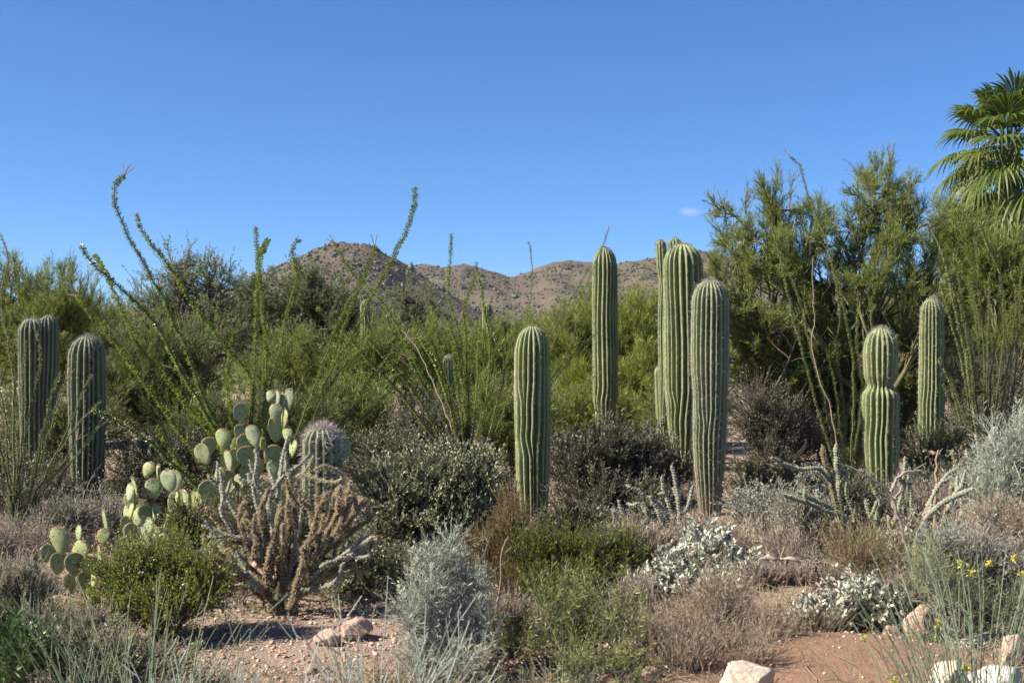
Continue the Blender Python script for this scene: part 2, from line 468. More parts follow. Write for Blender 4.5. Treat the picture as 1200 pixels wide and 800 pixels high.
# ------------------------------------------------------------------ the setting
def build_ground():
    ys = np.concatenate([np.linspace(-14, 3, 30), 3 + np.linspace(0, 1, 330)**1.15 * 19, np.geomspace(22.4, 3600, 110)])
    u = np.linspace(-1, 1, 361)
    W = np.maximum(9, 9 + np.maximum(0, ys - 12) * 1.0)
    X = u[None, :] * W[:, None]; Y = np.repeat(ys[:, None], len(u), 1)
    Z = ground_z(X, Y)
    soil = np.clip(1.15 * np.exp(-(((X - 1.85) / 1.5)**2 + ((Y - 7.1) / 1.0)**2)**1.6), 0, 1)
    soil = np.clip(soil + .35 * smooth(fbm(X * .6, Y * .6, 2) * 1.5), 0, 1)
    r, c = X.shape
    i = np.arange(r - 1)[:, None] * c + np.arange(c - 1)[None]
    Q = np.stack([i, i + 1, i + c + 1, i + c], -1).reshape(-1, 4)
    mb = MB().add(np.stack([X, Y, Z], -1), Q, soil.ravel())
    o = mb.build('ground', M['ground'], None, True); o['kind'] = 'structure'

RIDGE_NEAR = [(-900, 430), (-400, 400), (0, 380), (180, 360), (270, 338), (330, 312), (352, 302), (368, 292), (395, 285), (430, 287), (446, 294), (470, 306), (500, 326), (540, 352), (600, 386), (680, 415), (900, 430), (2000, 440)]
RIDGE_FAR = [(-900, 440), (100, 425), (300, 365), (420, 322), (470, 313), (497, 310), (520, 314), (545, 309), (570, 316), (600, 325), (622, 317), (645, 308), (660, 305), (690, 307), (715, 310), (740, 306), (765, 303), (785, 297), (810, 293), (838, 296), (860, 304), (900, 318), (980, 335), (1100, 350), (1300, 345), (1700, 370), (2200, 420)]
def hill(name, ridge, D, front, back, s):
    seed(s)
    px = np.array([a for a, b in ridge], float); pz = np.array([b for a, b in ridge], float)
    x = np.linspace((px[0] - HX) / F * D, (px[-1] - HX) / F * D, 520)
    y = np.concatenate([np.linspace(D - front, D, 90), np.linspace(D, D + back, 25)[1:]])
    H = np.interp(x, (px - HX) / F * D, CZ - (pz - HY) / F * D)
    X, Y = np.meshgrid(x, y)
    tt = np.where(Y < D, (Y - D + front) / front, 1 - (Y - D) / back)
    pr = np.clip(tt, 0, 1)**1.25
    gul = np.abs(fbm(X * .012 + 3, Y * .006, 5))
    Z = np.maximum(H, 0)[None] * pr * (1 - .42 * (1 - pr)**.7 * gul) + 3.0 * fbm(X * .03, Y * .03, 4) * smooth((1 - pr) * 8) * smooth(pr * 6)
    Z += (1.2 * fbm(X * .09, Y * .09, 3)) * smooth(pr * 5)
    # rocky ledges
    led = smooth((fbm(X * .02 + 40, Y * .02, 3) - .15) * 3)
    Z += led * 2.0 * np.abs(fbm(X * .15, Y * .15, 2)) * smooth(pr * 3)
    Z -= 2.0 * (1 - smooth(pr * 12))
    r, c = X.shape
    i = np.arange(r - 1)[:, None] * c + np.arange(c - 1)[None]
    Q = np.stack([i, i + 1, i + c + 1, i + c], -1).reshape(-1, 4)
    o = MB().add(np.stack([X, Y, Z], -1), Q, .5).build(name, M['hill'], None, True)
    o['kind'] = 'structure'
    return X, Y, Z

OCT = np.array([(0, 0, 1), (1, 0, .2), (0, 1, .3), (-1, 0, .15), (0, -1, .25), (0, 0, -.4)], float)
OCTF = np.array([(0, 1, 2), (0, 2, 3), (0, 3, 4), (0, 4, 1), (5, 2, 1), (5, 3, 2), (5, 4, 3), (5, 1, 4)])
def lumps(C, S, tint=None):
    n = len(C)
    J = OCT[None] * (1 + .35 * rng.normal(size=(n, 6, 1))) + .12 * rng.normal(size=(n, 6, 3))
    a = rng.uniform(0, 6.28, n); ca, sa = np.cos(a)[:, None], np.sin(a)[:, None]
    V = np.stack([J[..., 0] * ca - J[..., 1] * sa, J[..., 0] * sa + J[..., 1] * ca, J[..., 2]], -1) * S[:, None, :] + C[:, None]
    Fc = (OCTF[None] + np.arange(n)[:, None, None] * 6).reshape(-1, 3)
    t = np.repeat(rng.uniform(0, 1, n) if tint is None else tint, 6)
    return V.reshape(-1, 3), Fc, t

def hill_scrub(grids, n):
    mb = MB()
    for (X, Y, Z), k in zip(grids, n):
        r, c = X.shape
        fi = rng.uniform(0, 89, k); fj = rng.uniform(0, c - 1.01, k)
        i = fi.astype(int); j = fj.astype(int)
        a = (fi - i); b = (fj - j)
        def bil(A): return (A[i, j] * (1 - a) + A[i + 1, j] * a) * (1 - b) + (A[i, j + 1] * (1 - a) + A[i + 1, j + 1] * a) * b
        C = np.stack([bil(X), bil(Y), bil(Z)], -1)
        dens = fbm(C[:, 0] * .018, C[:, 1] * .018, 3)
        keep = (rng.uniform(-.9, .7, k) < 1.7 * dens + .35) & (C[:, 2] > 3)
        C = C[keep]
        s = rng.lognormal(0, .45, len(C)) * .85
        S = np.stack([s, s, s * rng.uniform(.7, 1.2, len(C))], -1)
        mb.add(*lumps(C, S))
    o = mb.build('hill_scrub', M['scrub']); o['kind'] = 'stuff'; o['label'] = 'dark dots of scrub all over the hills'

ICO = None
def ico(sub=2):
    import bmesh
    bm = bmesh.new(); bmesh.ops.create_icosphere(bm, subdivisions=sub, radius=1)
    V = np.array([v.co[:] for v in bm.verts]); Fc = np.array([[v.index for v in f.verts] for f in bm.faces]); bm.free()
    return V, Fc

def gravel(n, xr, yr, smin, smax, dens=None):
    V0, F0 = ico(1)
    x = rng.uniform(*xr, n); y = rng.uniform(*yr, n)
    if dens is not None:
        k = rng.uniform(0, 1, n) < dens(x, y); x = x[k]; y = y[k]; n = len(x)
    s = smin * (smax / smin)**(rng.uniform(0, 1, n)**2.2)
    J = V0[None] * (1 + .18 * rng.normal(size=(n, len(V0), 1)))
    J = J * (s[:, None, None] * rng.uniform(.6, 1.25, size=(n, 1, 3)))
    J[..., 2] *= .7
    C = np.stack([x, y, ground_z(x, y) + s * .25], -1)
    V = J + C[:, None]
    return V.reshape(-1, 3), (F0[None] + np.arange(n)[:, None, None] * len(V0)).reshape(-1, 3), np.repeat(rng.uniform(0, 1, n), len(V0))

def rock(name, px, py, wpx, hpx, Y, mat, label, yaw=0, group=None, depth=.8, flat=.0):
    Yg = Y
    for _ in range(12):                                    # walk to where the ground meets the rock's foot
        bx = (px - HX) / F * Yg; gz = float(ground_z(bx, Yg))
        Yg = .5 * Yg + .5 * (CZ - gz) * F / (py + hpx * .42 - HY)
    bx = (px - HX) / F * Yg; gz = float(ground_z(bx, Yg))
    V, Fc = ico(5)
    w = wpx / F * Y / 2; h = hpx / F * Y
    n = V.copy()
    for _ in range(26):                                    # chipped planes
        d = nrm(rng.normal(size=3)); c = rng.uniform(.45, .85)
        ex = np.maximum(0, n @ d - c); n = n - ex[:, None] * d * .97
    k = 1 + .06 * fbm(V[:, 0] * 4 + V[:, 2] * 3, V[:, 1] * 4 - V[:, 2] * 2, 6)
    n = n * k[:, None]
    lo, hi = n.min(0), n.max(0); n = (n - (lo + hi) / 2) / ((hi - lo) / 2)
    n = n * np.array([w, w * depth, h * .75])
    ca, sa = math.cos(yaw), math.sin(yaw)
    n = np.stack([n[:, 0] * ca - n[:, 1] * sa, n[:, 0] * sa + n[:, 1] * ca, n[:, 2]], -1)
    n = n * (Yg / Y)
    h = h * Yg / Y
    n = n + np.array([bx, Yg, gz + h * .38])
    b = np.array([bx, Yg, gz])
    return single(MB().add(n, Fc), name, M[mat], b, label, 'rock', group, sm=False)

# ------------------------------------------------------------------ saguaro
def spines(p, n, K, L, W, spread=.9):
    m = len(p)
    pp = np.repeat(p, K, 0); nn = np.repeat(n, K, 0)
    d = nrm(nn * .55 + rand_dirs(m * K) * spread)
    Ls = np.repeat(np.broadcast_to(L, (m,)), K) * rng.uniform(.5, 1.2, m * K)
    V, Q = leaf_quads(pp - nn * .004, d, Ls, W, None, 0, .3)
    return V, Q, np.repeat(rng.uniform(0, 1, m * K), 4)

def column(H, R, N, prof, forks, depth, lean, dome=1.25, M_=8, dz=.024, seedv=0, bend=.012):
    """ribbed column with its base at the origin; returns mesh arrays and areole points"""
    zc = np.arange(-.12, H - dome * R, dz); al = np.linspace(0, np.pi / 2, 15)[1:]
    z = np.r_[zc, H - dome * R + dome * R * np.sin(al)]
    rad = np.interp(z / H, [a for a, b in prof], [b for a, b in prof])
    rad = np.convolve(np.pad(rad, 1, 'edge'), np.ones(3) / 3, 'valid')
    rr = R * rad * np.r_[np.ones(len(zc)), np.cos(al)**.9]
    rr[-1] = R * .015
    w = [1 + .16 * rng.normal() + .14 * perlin(z * .8 + 7.7 * q_, z * 0 + seedv) for q_ in range(N)]
    for j, z0 in sorted(forks, key=lambda f: -f[0]):
        w.insert(j + 1, np.where(z > z0, smooth((z - z0) / .28), 0) * .95 + 1e-4)
    w = np.stack(w, 1); NT = w.shape[1]
    w = w / w.sum(1, keepdims=True) * 2 * np.pi
    b = np.concatenate([np.zeros((len(z), 1)), np.cumsum(w, 1)[:, :-1]], 1)
    u = np.arange(M_) / M_
    ang = b[:, :, None] + w[:, :, None] * u[None, None, :]
    rel = np.minimum(1, w / (2 * np.pi / NT) * 1.05)
    tri = 1 - np.abs(2 * u - 1)
    hcur = np.sin(tri * np.pi / 2)**1.45
    wav = 1 + .007 * rng.normal(size=(len(z), 1, 1)) + .02 * perlin(z * 2.1 + seedv * 3.1, ang[:, :, 0].T * 0 + seedv).T[:, :1, None]
    dep = depth * 1.5 * np.clip(1 - (z - (H - dome * R)) / (dome * R) * .45, .4, 1)
    r = rr[:, None, None] * (1 - dep[:, None, None] * rel[:, :, None] * (1 - hcur[None, None, :])) * wav
    cx = lean[0] * (z / H) + bend * perlin(z * .9, z * 0 + seedv * 5.3); cy = lean[1] * (z / H) + bend * perlin(z * .9, z * 0 + 9 + seedv * 2.2)
    X = r * np.cos(ang) + cx[:, None, None]; Y = r * np.sin(ang) + cy[:, None, None]
    Z = np.broadcast_to(z[:, None, None], X.shape)
    V = np.stack([X, Y, Z], -1).reshape(-1, 3)
    per = NT * M_
    i = np.arange(len(z) - 1)[:, None] * per; s = np.arange(per)[None]; s2 = (s + 1) % per
    Q = np.stack([i + s, i + s2, i + per + s2, i + per + s], -1).reshape(-1, 4)
    crest = np.clip((tri - .62) / .38, 0, 1)**1.3
    tint = np.broadcast_to(crest[None, None], X.shape) * (.75 + .25 * rng.random(X.shape))
    tint = np.maximum(tint, smooth((z - (H - R * .5)) / (R * .5))[:, None, None] * .8)
    aux = np.broadcast_to((.62 * np.exp(-np.maximum(z, 0) / .30) - .07)[:, None, None], X.shape)
    ar = np.stack([(rr[:, None] * np.cos(b + w / 2) + cx[:, None]), (rr[:, None] * np.sin(b + w / 2) + cy[:, None]), np.broadcast_to(z[:, None], b.shape)], -1)
    up = np.r_[np.zeros(len(zc)), np.sin(al)]
    an = nrm(np.stack([np.cos(b + w / 2) * (1.02 - up[:, None]), np.sin(b + w / 2) * (1.02 - up[:, None]), np.broadcast_to(up[:, None], b.shape)], -1))
    ok = (rel > .6) & (z > .1)[:, None] & (rng.random(rel.shape) < .75)
    return V, Q, tint.ravel(), aux.ravel(), ar[ok], an[ok]

def saguaro(label, px, ptop, wpx, Y, N=18, prof=((0, .72), (.12, .86), (.35, .96), (.8, 1), (1, 1)), forks=(), depth=.2, lean=(0, 0), mat='saguaro', sp='spine_grey', K=7, L=.032, dome=1.25, s=1, arms=(), group='ribbed saguaro columns', base=None):
    seed(s)
    b = G(px, Y) if base is None else base
    top = P(px, ptop, Y)
    H = top[2] - b[2]; R = wpx / F * Y / 2
    root = thing('saguaro', b - np.array([lean[0], lean[1], 0]), label, 'cactus', group)
    V, Q, t, a, ar, an = column(H, R, N, list(prof), list(forks), depth, lean, dome, seedv=s)
    o0 = np.array(root.location)
    MB().add(V + o0, Q, t, a).build('trunk', M[mat], root, True)
    nearness = smooth((ar[:, 2] - H + .35) / .35)
    v, q, tt = spines(ar + o0, an, K, L * 1.15 * (1 + .45 * nearness), .0024 * max(1, Y / 13))
    MB().add(v, q, tt).build('spines', M[sp], root)
    for (dx, z0, h, r, n, ln) in arms:                     # side arms: (offset, start height, height, radius, ribs, lean)
        V, Q, t, a, ar, an = column(h, r, n, [(0, .6), (.2, .9), (.6, 1), (1, 1)], [], depth, ln, 1.2, seedv=s + 3)
        of = o0 + np.array([dx[0], dx[1], z0])
        arm = MB().add(V + of, Q, t, a * 0 - .1).build('arm', M[mat], root, True)
        v, q, tt = spines(ar + of, an, K, L, .0022 * max(1, Y / 13))
        MB().add(v, q, tt).build('spines', M[sp], arm)
    return root

# ------------------------------------------------------------------ ocotillo
def ocotillo(label, base_px, Y, canes, group='ocotillos with leafy canes', leaf='oco_leaf', bark='oco_bark', s=1, r0=.016, dens=62, Ls=.037, spread=.9, dry=(), crowd=7):
    seed(s)
    b = G(base_px, Y)
    root = thing('ocotillo', b, label, 'ocotillo', group)
    for ci, c in enumerate(canes):
        n = len(c)
        dy = rng.uniform(-spread, spread)
        pts = []
        for i, (px, py) in enumerate(c):                    # listed tip first
            f = 1 - i / (n - 1)
            pts.append(P(px, py, Y + dy * f))
        root_pt = b + np.array([rng.uniform(-.06, .06), rng.uniform(-.06, .06), -.03])
        if pts[-1][2] > b[2] + .12:
            pts.append(root_pt)
        pts = resample(pts[::-1], 26)
        ln = np.linalg.norm(np.diff(pts, axis=0), axis=1).sum()
        k = 26
        pts[1:-1] += rng.normal(size=(k - 2, 3)) * .006
        tr = np.linspace(0, 1, k)
        rad = r0 * .8 * rng.uniform(.8, 1.1) * (1 - .65 * tr)
        V, Q = tubes(pts[None], rad[None], 6)
        mb = MB().add(V, Q, rng.random())
        m = int(ln * dens)
        t = np.sort(rng.uniform(.05, 1, m)); p, tg = along(pts[None], np.zeros(m, int), t)
        side = nrm(np.cross(tg, rand_dirs(m)))
        v, q = leaf_quads(p, nrm(side + .2 * tg), .035, .004)   # thorns
        mb.add(v, q, .8)
        isdry = ci in dry
        cane = mb.build('cane', M['oco_dry' if isdry else bark], root, True)
        if isdry: continue
        mm = int(m * crowd)
        t = .06 + .94 * rng.uniform(0, 1, m) ** .9
        t = .05 + .95 * rng.uniform(0, 1, mm)**.95
        p, tg = along(pts[None], np.zeros(mm, int), t)
        side = nrm(np.cross(tg, rand_dirs(mm)))
        rr = np.interp(t, tr, rad)
        d = nrm(side + .35 * tg + .15 * rand_dirs(mm))
        v, q = leaf_quads(p + side * rr[:, None] * .9, d, Ls * rng.uniform(.6, 1.25, mm), Ls * .46, nrm(tg + .5 * rand_dirs(mm)), .1, .6)
        MB().add(v, q, np.repeat(np.clip(rng.normal(.45, .25, mm), 0, 1), 4)).build('foliage', M[leaf], cane)
        if ci % 3 == 0 and rng.random() < .8:               # dry flower stalk at the tip
            e = pts[-1]; dd = nrm(nrm(pts[-1] - pts[-3]) + .7 * rand_dirs(4))
            pp = e + dd[:, None, :] * np.linspace(0, .12, 4)[None, :, None]
            v, q = tubes(pp, np.full((4, 4), .0035), 3)
            MB().add(v, q, .6).build('flower_stalk', M['red_twig'], cane)
    return root

# ------------------------------------------------------------------ shrubs and trees
def E(px, py, rx, ry, Y, ry_depth=None):
    c = P(px, py, Y); a = rx / F * Y; h = ry / F * Y
    return c, np.array([a, ry_depth or (a + h) / 2, h])

def bush(name, label, cat, base, clumps, wood, leaf, s=1, group=None, limbs=2, r0=.03, nb=30, nt=5, tl=.25, nl=8, L=.03, W=.014,
         ang=.8, up=.35, outw=.5, along_b=.5, curl=.15, twig_r=.003, tk=4, wig=.05, shell=2.2, leafstart=.15, bare=None, lw=None, trunk_name='stems', leaf_name='foliage', tint0=.45, tvar=.18, twig_mat=None, low=.35, jit=.35, dens=1.5, tstart=.25):
    """woody plant: limbs run from the base into each clump (ellipsoid), branches fan out inside it, twigs and leaves on those"""
    seed(s)
    base = np.asarray(base, float)
    root = thing(name, base, label, cat, group)
    wood_mb, leaf_mb, twig_mb = MB(), MB(), MB()
    area = np.array([r[0] * r[2] for c, r in clumps]); area = area / area.mean()
    for (c, r), ar_ in zip(clumps, area):
        nlm = max(1, int(round(limbs)))
        p0 = base + rng.normal(size=(nlm, 3)) * np.array([.25, .25, 0]) * r0 * 4; p0[:, 2] = base[2] - .03
        p3 = c + rng.uniform(-.4, .4, size=(nlm, 3)) * r
        dirv = nrm(p3 - p0)
        d0 = nrm(dirv * np.array([.8, .8, .6]) + np.array([0, 0, .5]) + rng.normal(size=(nlm, 3)) * .2)
        C = curves(p0, d0, p3, nrm(dirv + rng.normal(size=(nlm, 3)) * .4), 10, wig=wig)
        tr = np.linspace(0, 1, 10)
        R = (r0 * rng.uniform(.7, 1.15, (nlm, 1))) * (1 - .65 * tr)[None]
        wood_mb.add(*tubes(C, R, 6), rng.random())
        n = max(3, int(nb * dens * ar_))
        u = rand_dirs(n) * (rng.uniform(0, 1, n)**(1 / shell))[:, None]
        q = c + u * r
        q[:, 2] = np.maximum(q[:, 2], base[2] + .03)
        pi = rng.integers(0, nlm, n); ps = rng.uniform(low, 1, n)
        st, tg = along(C, pi, ps)
        B = curves(st, nrm(tg + .3 * rand_dirs(n)), q, nrm(u / np.maximum(np.linalg.norm(u, axis=1, keepdims=True), .1) * outw + np.array([0, 0, up]) + .25 * rand_dirs(n)), 8, wig=wig)
        tb = np.linspace(0, 1, 8)
        rb = (r0 * .32 * rng.uniform(.6, 1.2, (n, 1))) * (1 - .75 * tb)[None]
        wood_mb.add(*tubes(B, np.maximum(rb, twig_r), 4), np.repeat(rng.random(n), 32))
        # twigs
        m = n * nt
        bi = np.repeat(np.arange(n), nt); t = rng.uniform(tstart, 1, m)**.8
        s0, tg = along(B, bi, t)
        o_ = nrm((s0 - c) / r)
        d = nrm(tg * along_b + o_ * outw + np.array([0, 0, up]) + jit * rand_dirs(m))
        Lt = tl * rng.uniform(.5, 1.25, m)
        sg = np.linspace(0, 1, tk)[None, :, None]
        bend = (np.array([0, 0, curl]) + .22 * rand_dirs(m))
        T = s0[:, None] + Lt[:, None, None] * (sg * d[:, None] + sg**2 * bend[:, None])
        T += rng.normal(size=T.shape) * .03 * tl * (sg > 0)
        V, Q = tubes(T, np.full((m, tk), twig_r) * np.linspace(1, .5, tk)[None], 3)
        (twig_mb if twig_mat else wood_mb).add(V, Q, np.repeat(rng.random(m), tk * 3))
        # leaves
        if nl > 0:
            k = m * nl
            ti = np.repeat(np.arange(m), nl); t = rng.uniform(leafstart, 1, k)
            lp, lt = along(T, ti, t)
            side = nrm(np.cross(lt, rand_dirs(k)))
            d = nrm(lt * math.cos(ang) + side * math.sin(ang) + np.array([0, 0, .12]))
            ct = np.clip(tint0 + tvar * rng.normal(size=m), 0, .85)
            tint = np.clip(ct[ti] + .16 * rng.normal(size=k), 0, 1)
            V, Q = leaf_quads(lp, d, L * rng.uniform(.6, 1.25, k), W * rng.uniform(.8, 1.2, k))
            leaf_mb.add(V, Q, np.repeat(tint, 4))
    st = wood_mb.build(trunk_name, M[wood], root, True)
    if twig_mat: twig_mb.build('twigs', M[twig_mat], root)
    leaf_mb.build(leaf_name, M[leaf], root)
    return root

def palo_verde(label, base, clumps, leaf='palo_leaf', s=1, nb=30, nt=20, tl=.30, nl=10, L=.10, W=.009, r0=.05, group='palo verde trees', up=.5, **k):
    a = dict(limbs=2, ang=.5, outw=.35, along_b=.75, curl=.06, twig_r=.0035, tk=3, trunk_name='trunk', leaf_name='crown', low=.45, tvar=.2, jit=.6, tstart=.4)
    a.update(k)
    return bush('palo_verde_tree', label, 'tree', base, clumps, 'palo_wood', leaf, s, group, r0=r0, nb=nb, nt=nt, tl=tl, nl=nl, L=L, W=W, up=up, **a)

def stalks(name, label, cat, base, n, spread, H, mat, s=1, group=None, r=.004, lean=.25, curl=.25, k=7, branch=0, blen=.3, flowers=None, nf=0, part='stems', hvar=.35, tips=None, leaf=None, nl=0, L=.04, W=.008, wig=.02, sides=4):
    """a clump of stalks rising from the ground"""
    seed(s)
    base = np.asarray(base, float)
    root = thing(name, base, label, cat, group)
    a = rng.uniform(0, 6.283, n); rr = np.sqrt(rng.uniform(0, 1, n))
    x = base[0] + spread[0] * rr * np.cos(a); y = base[1] + spread[1] * rr * np.sin(a)
    p = np.stack([x, y, ground_z(x, y) - .02], -1)
    outd = np.stack([np.cos(a) * rr, np.sin(a) * rr, np.zeros(n)], -1)
    d = nrm(np.array([0, 0, 1.]) + outd * lean + rand_dirs(n) * lean * .5)
    h = H * (1 - hvar * rng.uniform(0, 1, n)**1.2)
    sg = np.linspace(0, 1, k)[None, :, None]
    bd = outd * curl + rand_dirs(n) * curl * .5; bd[:, 2] = -np.abs(bd[:, 2]) * .6
    T = p[:, None] + h[:, None, None] * (sg * d[:, None] + sg**2 * bd[:, None])
    T += np.cumsum(rng.normal(size=T.shape) * wig * H / k, 1) * (sg > 0)
    mb = MB().add(*tubes(T, np.full((n, k), r) * np.linspace(1, .55, k)[None] * rng.uniform(.7, 1.2, (n, 1)), sides), np.repeat(rng.random(n), k * sides))
    allp = T
    if branch:
        m = n * branch
        bi = np.repeat(np.arange(n), branch)
        s0, tg = along(T, bi, rng.uniform(.35, .95, m))
        dd = nrm(tg + .8 * nrm(np.cross(tg, rand_dirs(m))))
        Lb = blen * rng.uniform(.4, 1.1, m)
        sg5 = np.linspace(0, 1, 5)[None, :, None]
        Bt = s0[:, None] + Lb[:, None, None] * (sg5 * dd[:, None] + sg5**2 * (np.array([0, 0, .25]) + .15 * rand_dirs(m))[:, None])
        mb.add(*tubes(Bt, np.full((m, 5), r * .75), 3), np.repeat(rng.random(m), 15))
        allp = Bt
    mb.build(part, M[mat], root, True)
    if nl:
        lm = MB()
        for A in ((T, Bt) if branch else (T,)):
            m = len(A); kk = m * nl
            ti = np.repeat(np.arange(m), nl); lp, lt = along(A, ti, rng.uniform(.15, 1, kk))
            d = nrm(lt * .6 + nrm(np.cross(lt, rand_dirs(kk))) * .8)
            V, Q = leaf_quads(lp, d, L * rng.uniform(.6, 1.3, kk), W)
            lm.add(V, Q, np.repeat(np.clip(rng.normal(.5, .25, kk), 0, 1), 4))
        lm.build('foliage', M[leaf], root)
    if nf:
        ids = rng.choice(len(allp), min(nf, len(allp)), replace=False)
        for i in ids:
            e = allp[i, -1]; m = 26
            V, Q = leaf_quads(e + rng.normal(size=(m, 3)) * .010, nrm(rand_dirs(m) + np.array([0, 0, .5])), .020, .011)
            MB().add(V, Q, np.repeat(rng.random(m), 4)).build('flower', M[flowers], root)
    return root

# ------------------------------------------------------------------ cholla
def cholla_stem(pts, r, taper=.75, tint_tip=.35, warp=1.0):
    """knobbly jointed stem along world points: verts, quads, tint, tubercle points, normals"""
    ln = np.linalg.norm(np.diff(np.asarray(pts), axis=0), axis=1).sum()
    k = max(10, int(ln / .0065)); sd = 16
    C = resample(pts, k)
    C[1:-1] += (np.cumsum(rng.normal(size=(k - 2, 3)), 0) * .0009)
    tr = np.linspace(0, 1, k)
    rad = r * (1 - (1 - taper) * tr) * np.minimum(1, np.sqrt(np.maximum(0, (1 - tr) * ln / r)) * .9 + .02)
    jn = 1 - .22 * np.exp(-((((tr * ln) % .21) - .105) / .014)**2)       # joints
    i = np.arange(k)[:, None]; j = np.arange(sd)[None]
    ph = j * 2 * np.pi / sd
    bump = np.cos(3 * ph + i * .95) * np.cos(4 * ph - i * .80 + 1)
    RR = (.82 * rad * jn)[:, None] * (1 + .34 * warp * bump)
    V, Q = tubes(C[None], RR[None], sd)
    tint = np.clip(-.05 + 1.0 * np.maximum(0, bump), 0, 1).ravel() * (.6 + .4 * rng.random(k * sd))
    T, A, B = frames(C[None])
    sel = np.argwhere(bump > .62)
    n = np.cos(ph[0])[sel[:, 1], None] * A[0, sel[:, 0]] + np.sin(ph[0])[sel[:, 1], None] * B[0, sel[:, 0]]
    p = C[sel[:, 0]] + n * RR[sel[:, 0], sel[:, 1], None]
    return V, Q, tint, p, n

def cholla(name, label, base, stems, mat, sp, group=None, s=1, spl=.022, K=5, trunk=None, cat='cactus', joints=1, keepfrac=1.0, fat=1.0):
    """stems: list of (pixel path base->tip, Y list/val, radius[, mat, spine mat])"""
    seed(s)
    root = thing(name, base, label, cat, group)
    if trunk:
        for path, Y, r in trunk:
            pts = resample([P(a, b, Y) for a, b in path], 30)
            V, Q = tubes(pts[None], (r * np.linspace(1.15, .8, 30) * (1 + .08 * rng.normal(size=30)))[None], 12)
            V += rng.normal(size=V.shape) * r * .05
            MB().add(V, Q, rng.random()).build('trunk', M['cholla_trunk'], root, True)
    for st in stems:
        path, Y, r = st[:3]; r = r * fat; mt = st[3] if len(st) > 3 else mat; spm = st[4] if len(st) > 4 else sp
        Ys = np.linspace(Y[0], Y[1], len(path)) if isinstance(Y, tuple) else [Y] * len(path)
        V, Q, t, p, n = cholla_stem([P(a, b, y) for (a, b), y in zip(path, Ys)], r)
        mbs = MB().add(V, Q, t)
        W_ = resample([P(a, b, y) for (a, b), y in zip(path, Ys)], 20)
        for _ in range(joints):                             # short side joints
            f = rng.integers(6, 19); tg = nrm(W_[f] - W_[f - 1])
            d = nrm(tg + 1.0 * rand_dirs(1)[0] + np.array([0, 0, .5]))
            Lj = rng.uniform(.06, .16)
            V, Q, t, p2, n2 = cholla_stem([W_[f], W_[f] + d * Lj * .5, W_[f] + d * Lj + np.array([0, 0, .02])], r * .8)
            mbs.add(V, Q, t); p = np.vstack([p, p2]); n = np.vstack([n, n2])
        o = mbs.build('stem', M[mt], root, True)
        if K:
            if keepfrac < 1:
                kk = rng.random(len(p)) < keepfrac; p = p[kk]; n = n[kk]
            pale = spm == 'spine_pale'
            v, q, tt = spines(p, n, max(3, K - 3) if pale else K, spl * (.75 if pale else 1), .0022 if pale else .0025, .8)
            MB().add(v, q, tt).build('spines', M[spm], o)
    return root

# ------------------------------------------------------------------ prickly pear
def pad_mesh(c, h, w, yaw, tilt, roll, th=.022):
    """one pad: centre, height, width; yaw turns the flat face, roll leans it in its own plane, tilt tips it back"""
    nu, nv = 28, 16
    u = np.linspace(0, 2 * np.pi, nu, endpoint=False); v = np.linspace(-np.pi / 2, np.pi / 2, nv)
    U, Vv = np.meshgrid(u, v)
    z = np.sin(Vv); rr = np.cos(Vv)**.85
    wid = (.86 + .22 * z - .10 * z * z)
    X = rr * np.cos(U) * wid * w / 2; Zz = z * h / 2
    Yy = np.sign(np.sin(U)) * np.abs(np.sin(U))**1.0 * rr**.7 * th / 2 * (1.15 - .25 * z)
    edge = np.abs(np.sin(U)) < .22
    Yy = Yy + .25 * th * perlin(X * 9 + c[0] * 7, Zz * 9 + c[2] * 5) + (X / w)**2 * w * rng.uniform(-.25, .25)
    pts = np.stack([X, Yy, Zz], -1).reshape(-1, 3)
    cr, sr = math.cos(roll), math.sin(roll)
    pts = pts @ np.array([[cr, 0, -sr], [0, 1, 0], [sr, 0, cr]])
    ct, s_t = math.cos(tilt), math.sin(tilt)
    pts = pts @ np.array([[1, 0, 0], [0, ct, s_t], [0, -s_t, ct]])
    cy, sy = math.cos(yaw), math.sin(yaw)
    pts = pts @ np.array([[cy, sy, 0], [-sy, cy, 0], [0, 0, 1]])
    i = np.arange(nv - 1)[:, None] * nu; s = np.arange(nu)[None]; s2 = (s + 1) % nu
    Q = np.stack([i + s, i + s2, i + nu + s2, i + nu + s], -1).reshape(-1, 4)
    rim = np.maximum(edge * .8 * (np.abs(z) < .98), smooth((z - .80) / .18) * .8)
    nn = nrm(pts * np.array([1, 1, 1]))
    return pts + c, Q, rim.ravel(), nn

def prickly_pear(label, base_px, Y, pads, s=1, group='prickly pear clumps'):
    """pads: (px, py, height px, width px, yaw deg, roll deg, dY, kind)"""
    seed(s)
    root = thing('prickly_pear', G(base_px, Y), label, 'cactus', group)
    for (px, py, hp, wp, yaw, roll, dY, kind) in pads:
        y = Y + dY
        c = P(px, py, y)
        h = 1.06 * hp / F * y; w = min(1.06 * wp / F * y / max(.3, abs(math.cos(math.radians(yaw)))), .95 * h)
        V, Q, t, n = pad_mesh(c, h, w, math.radians(-yaw * .8), rng.uniform(-.15, .2), math.radians(roll))
        o = MB().add(V, Q, t).build('pad', M[{'g': 'pad', 'y': 'pad_yellow', 'b': 'pad_grey'}[kind]], root, True)
        sel = rng.choice(len(V), 110)
        v, q, tt = spines(V[sel], nrm(V[sel] - c) * .5 + 0, 2, .018, .0018, .8)
        edge = np.where(t > .5)[0]
        v2, q2, t2 = spines(V[edge], nrm(V[edge] - c), 3, .014, .0022, .7)
        MB().add(v, q, tt).add(v2, q2, t2).build('spines', M['spine_tan'], o)
    return root

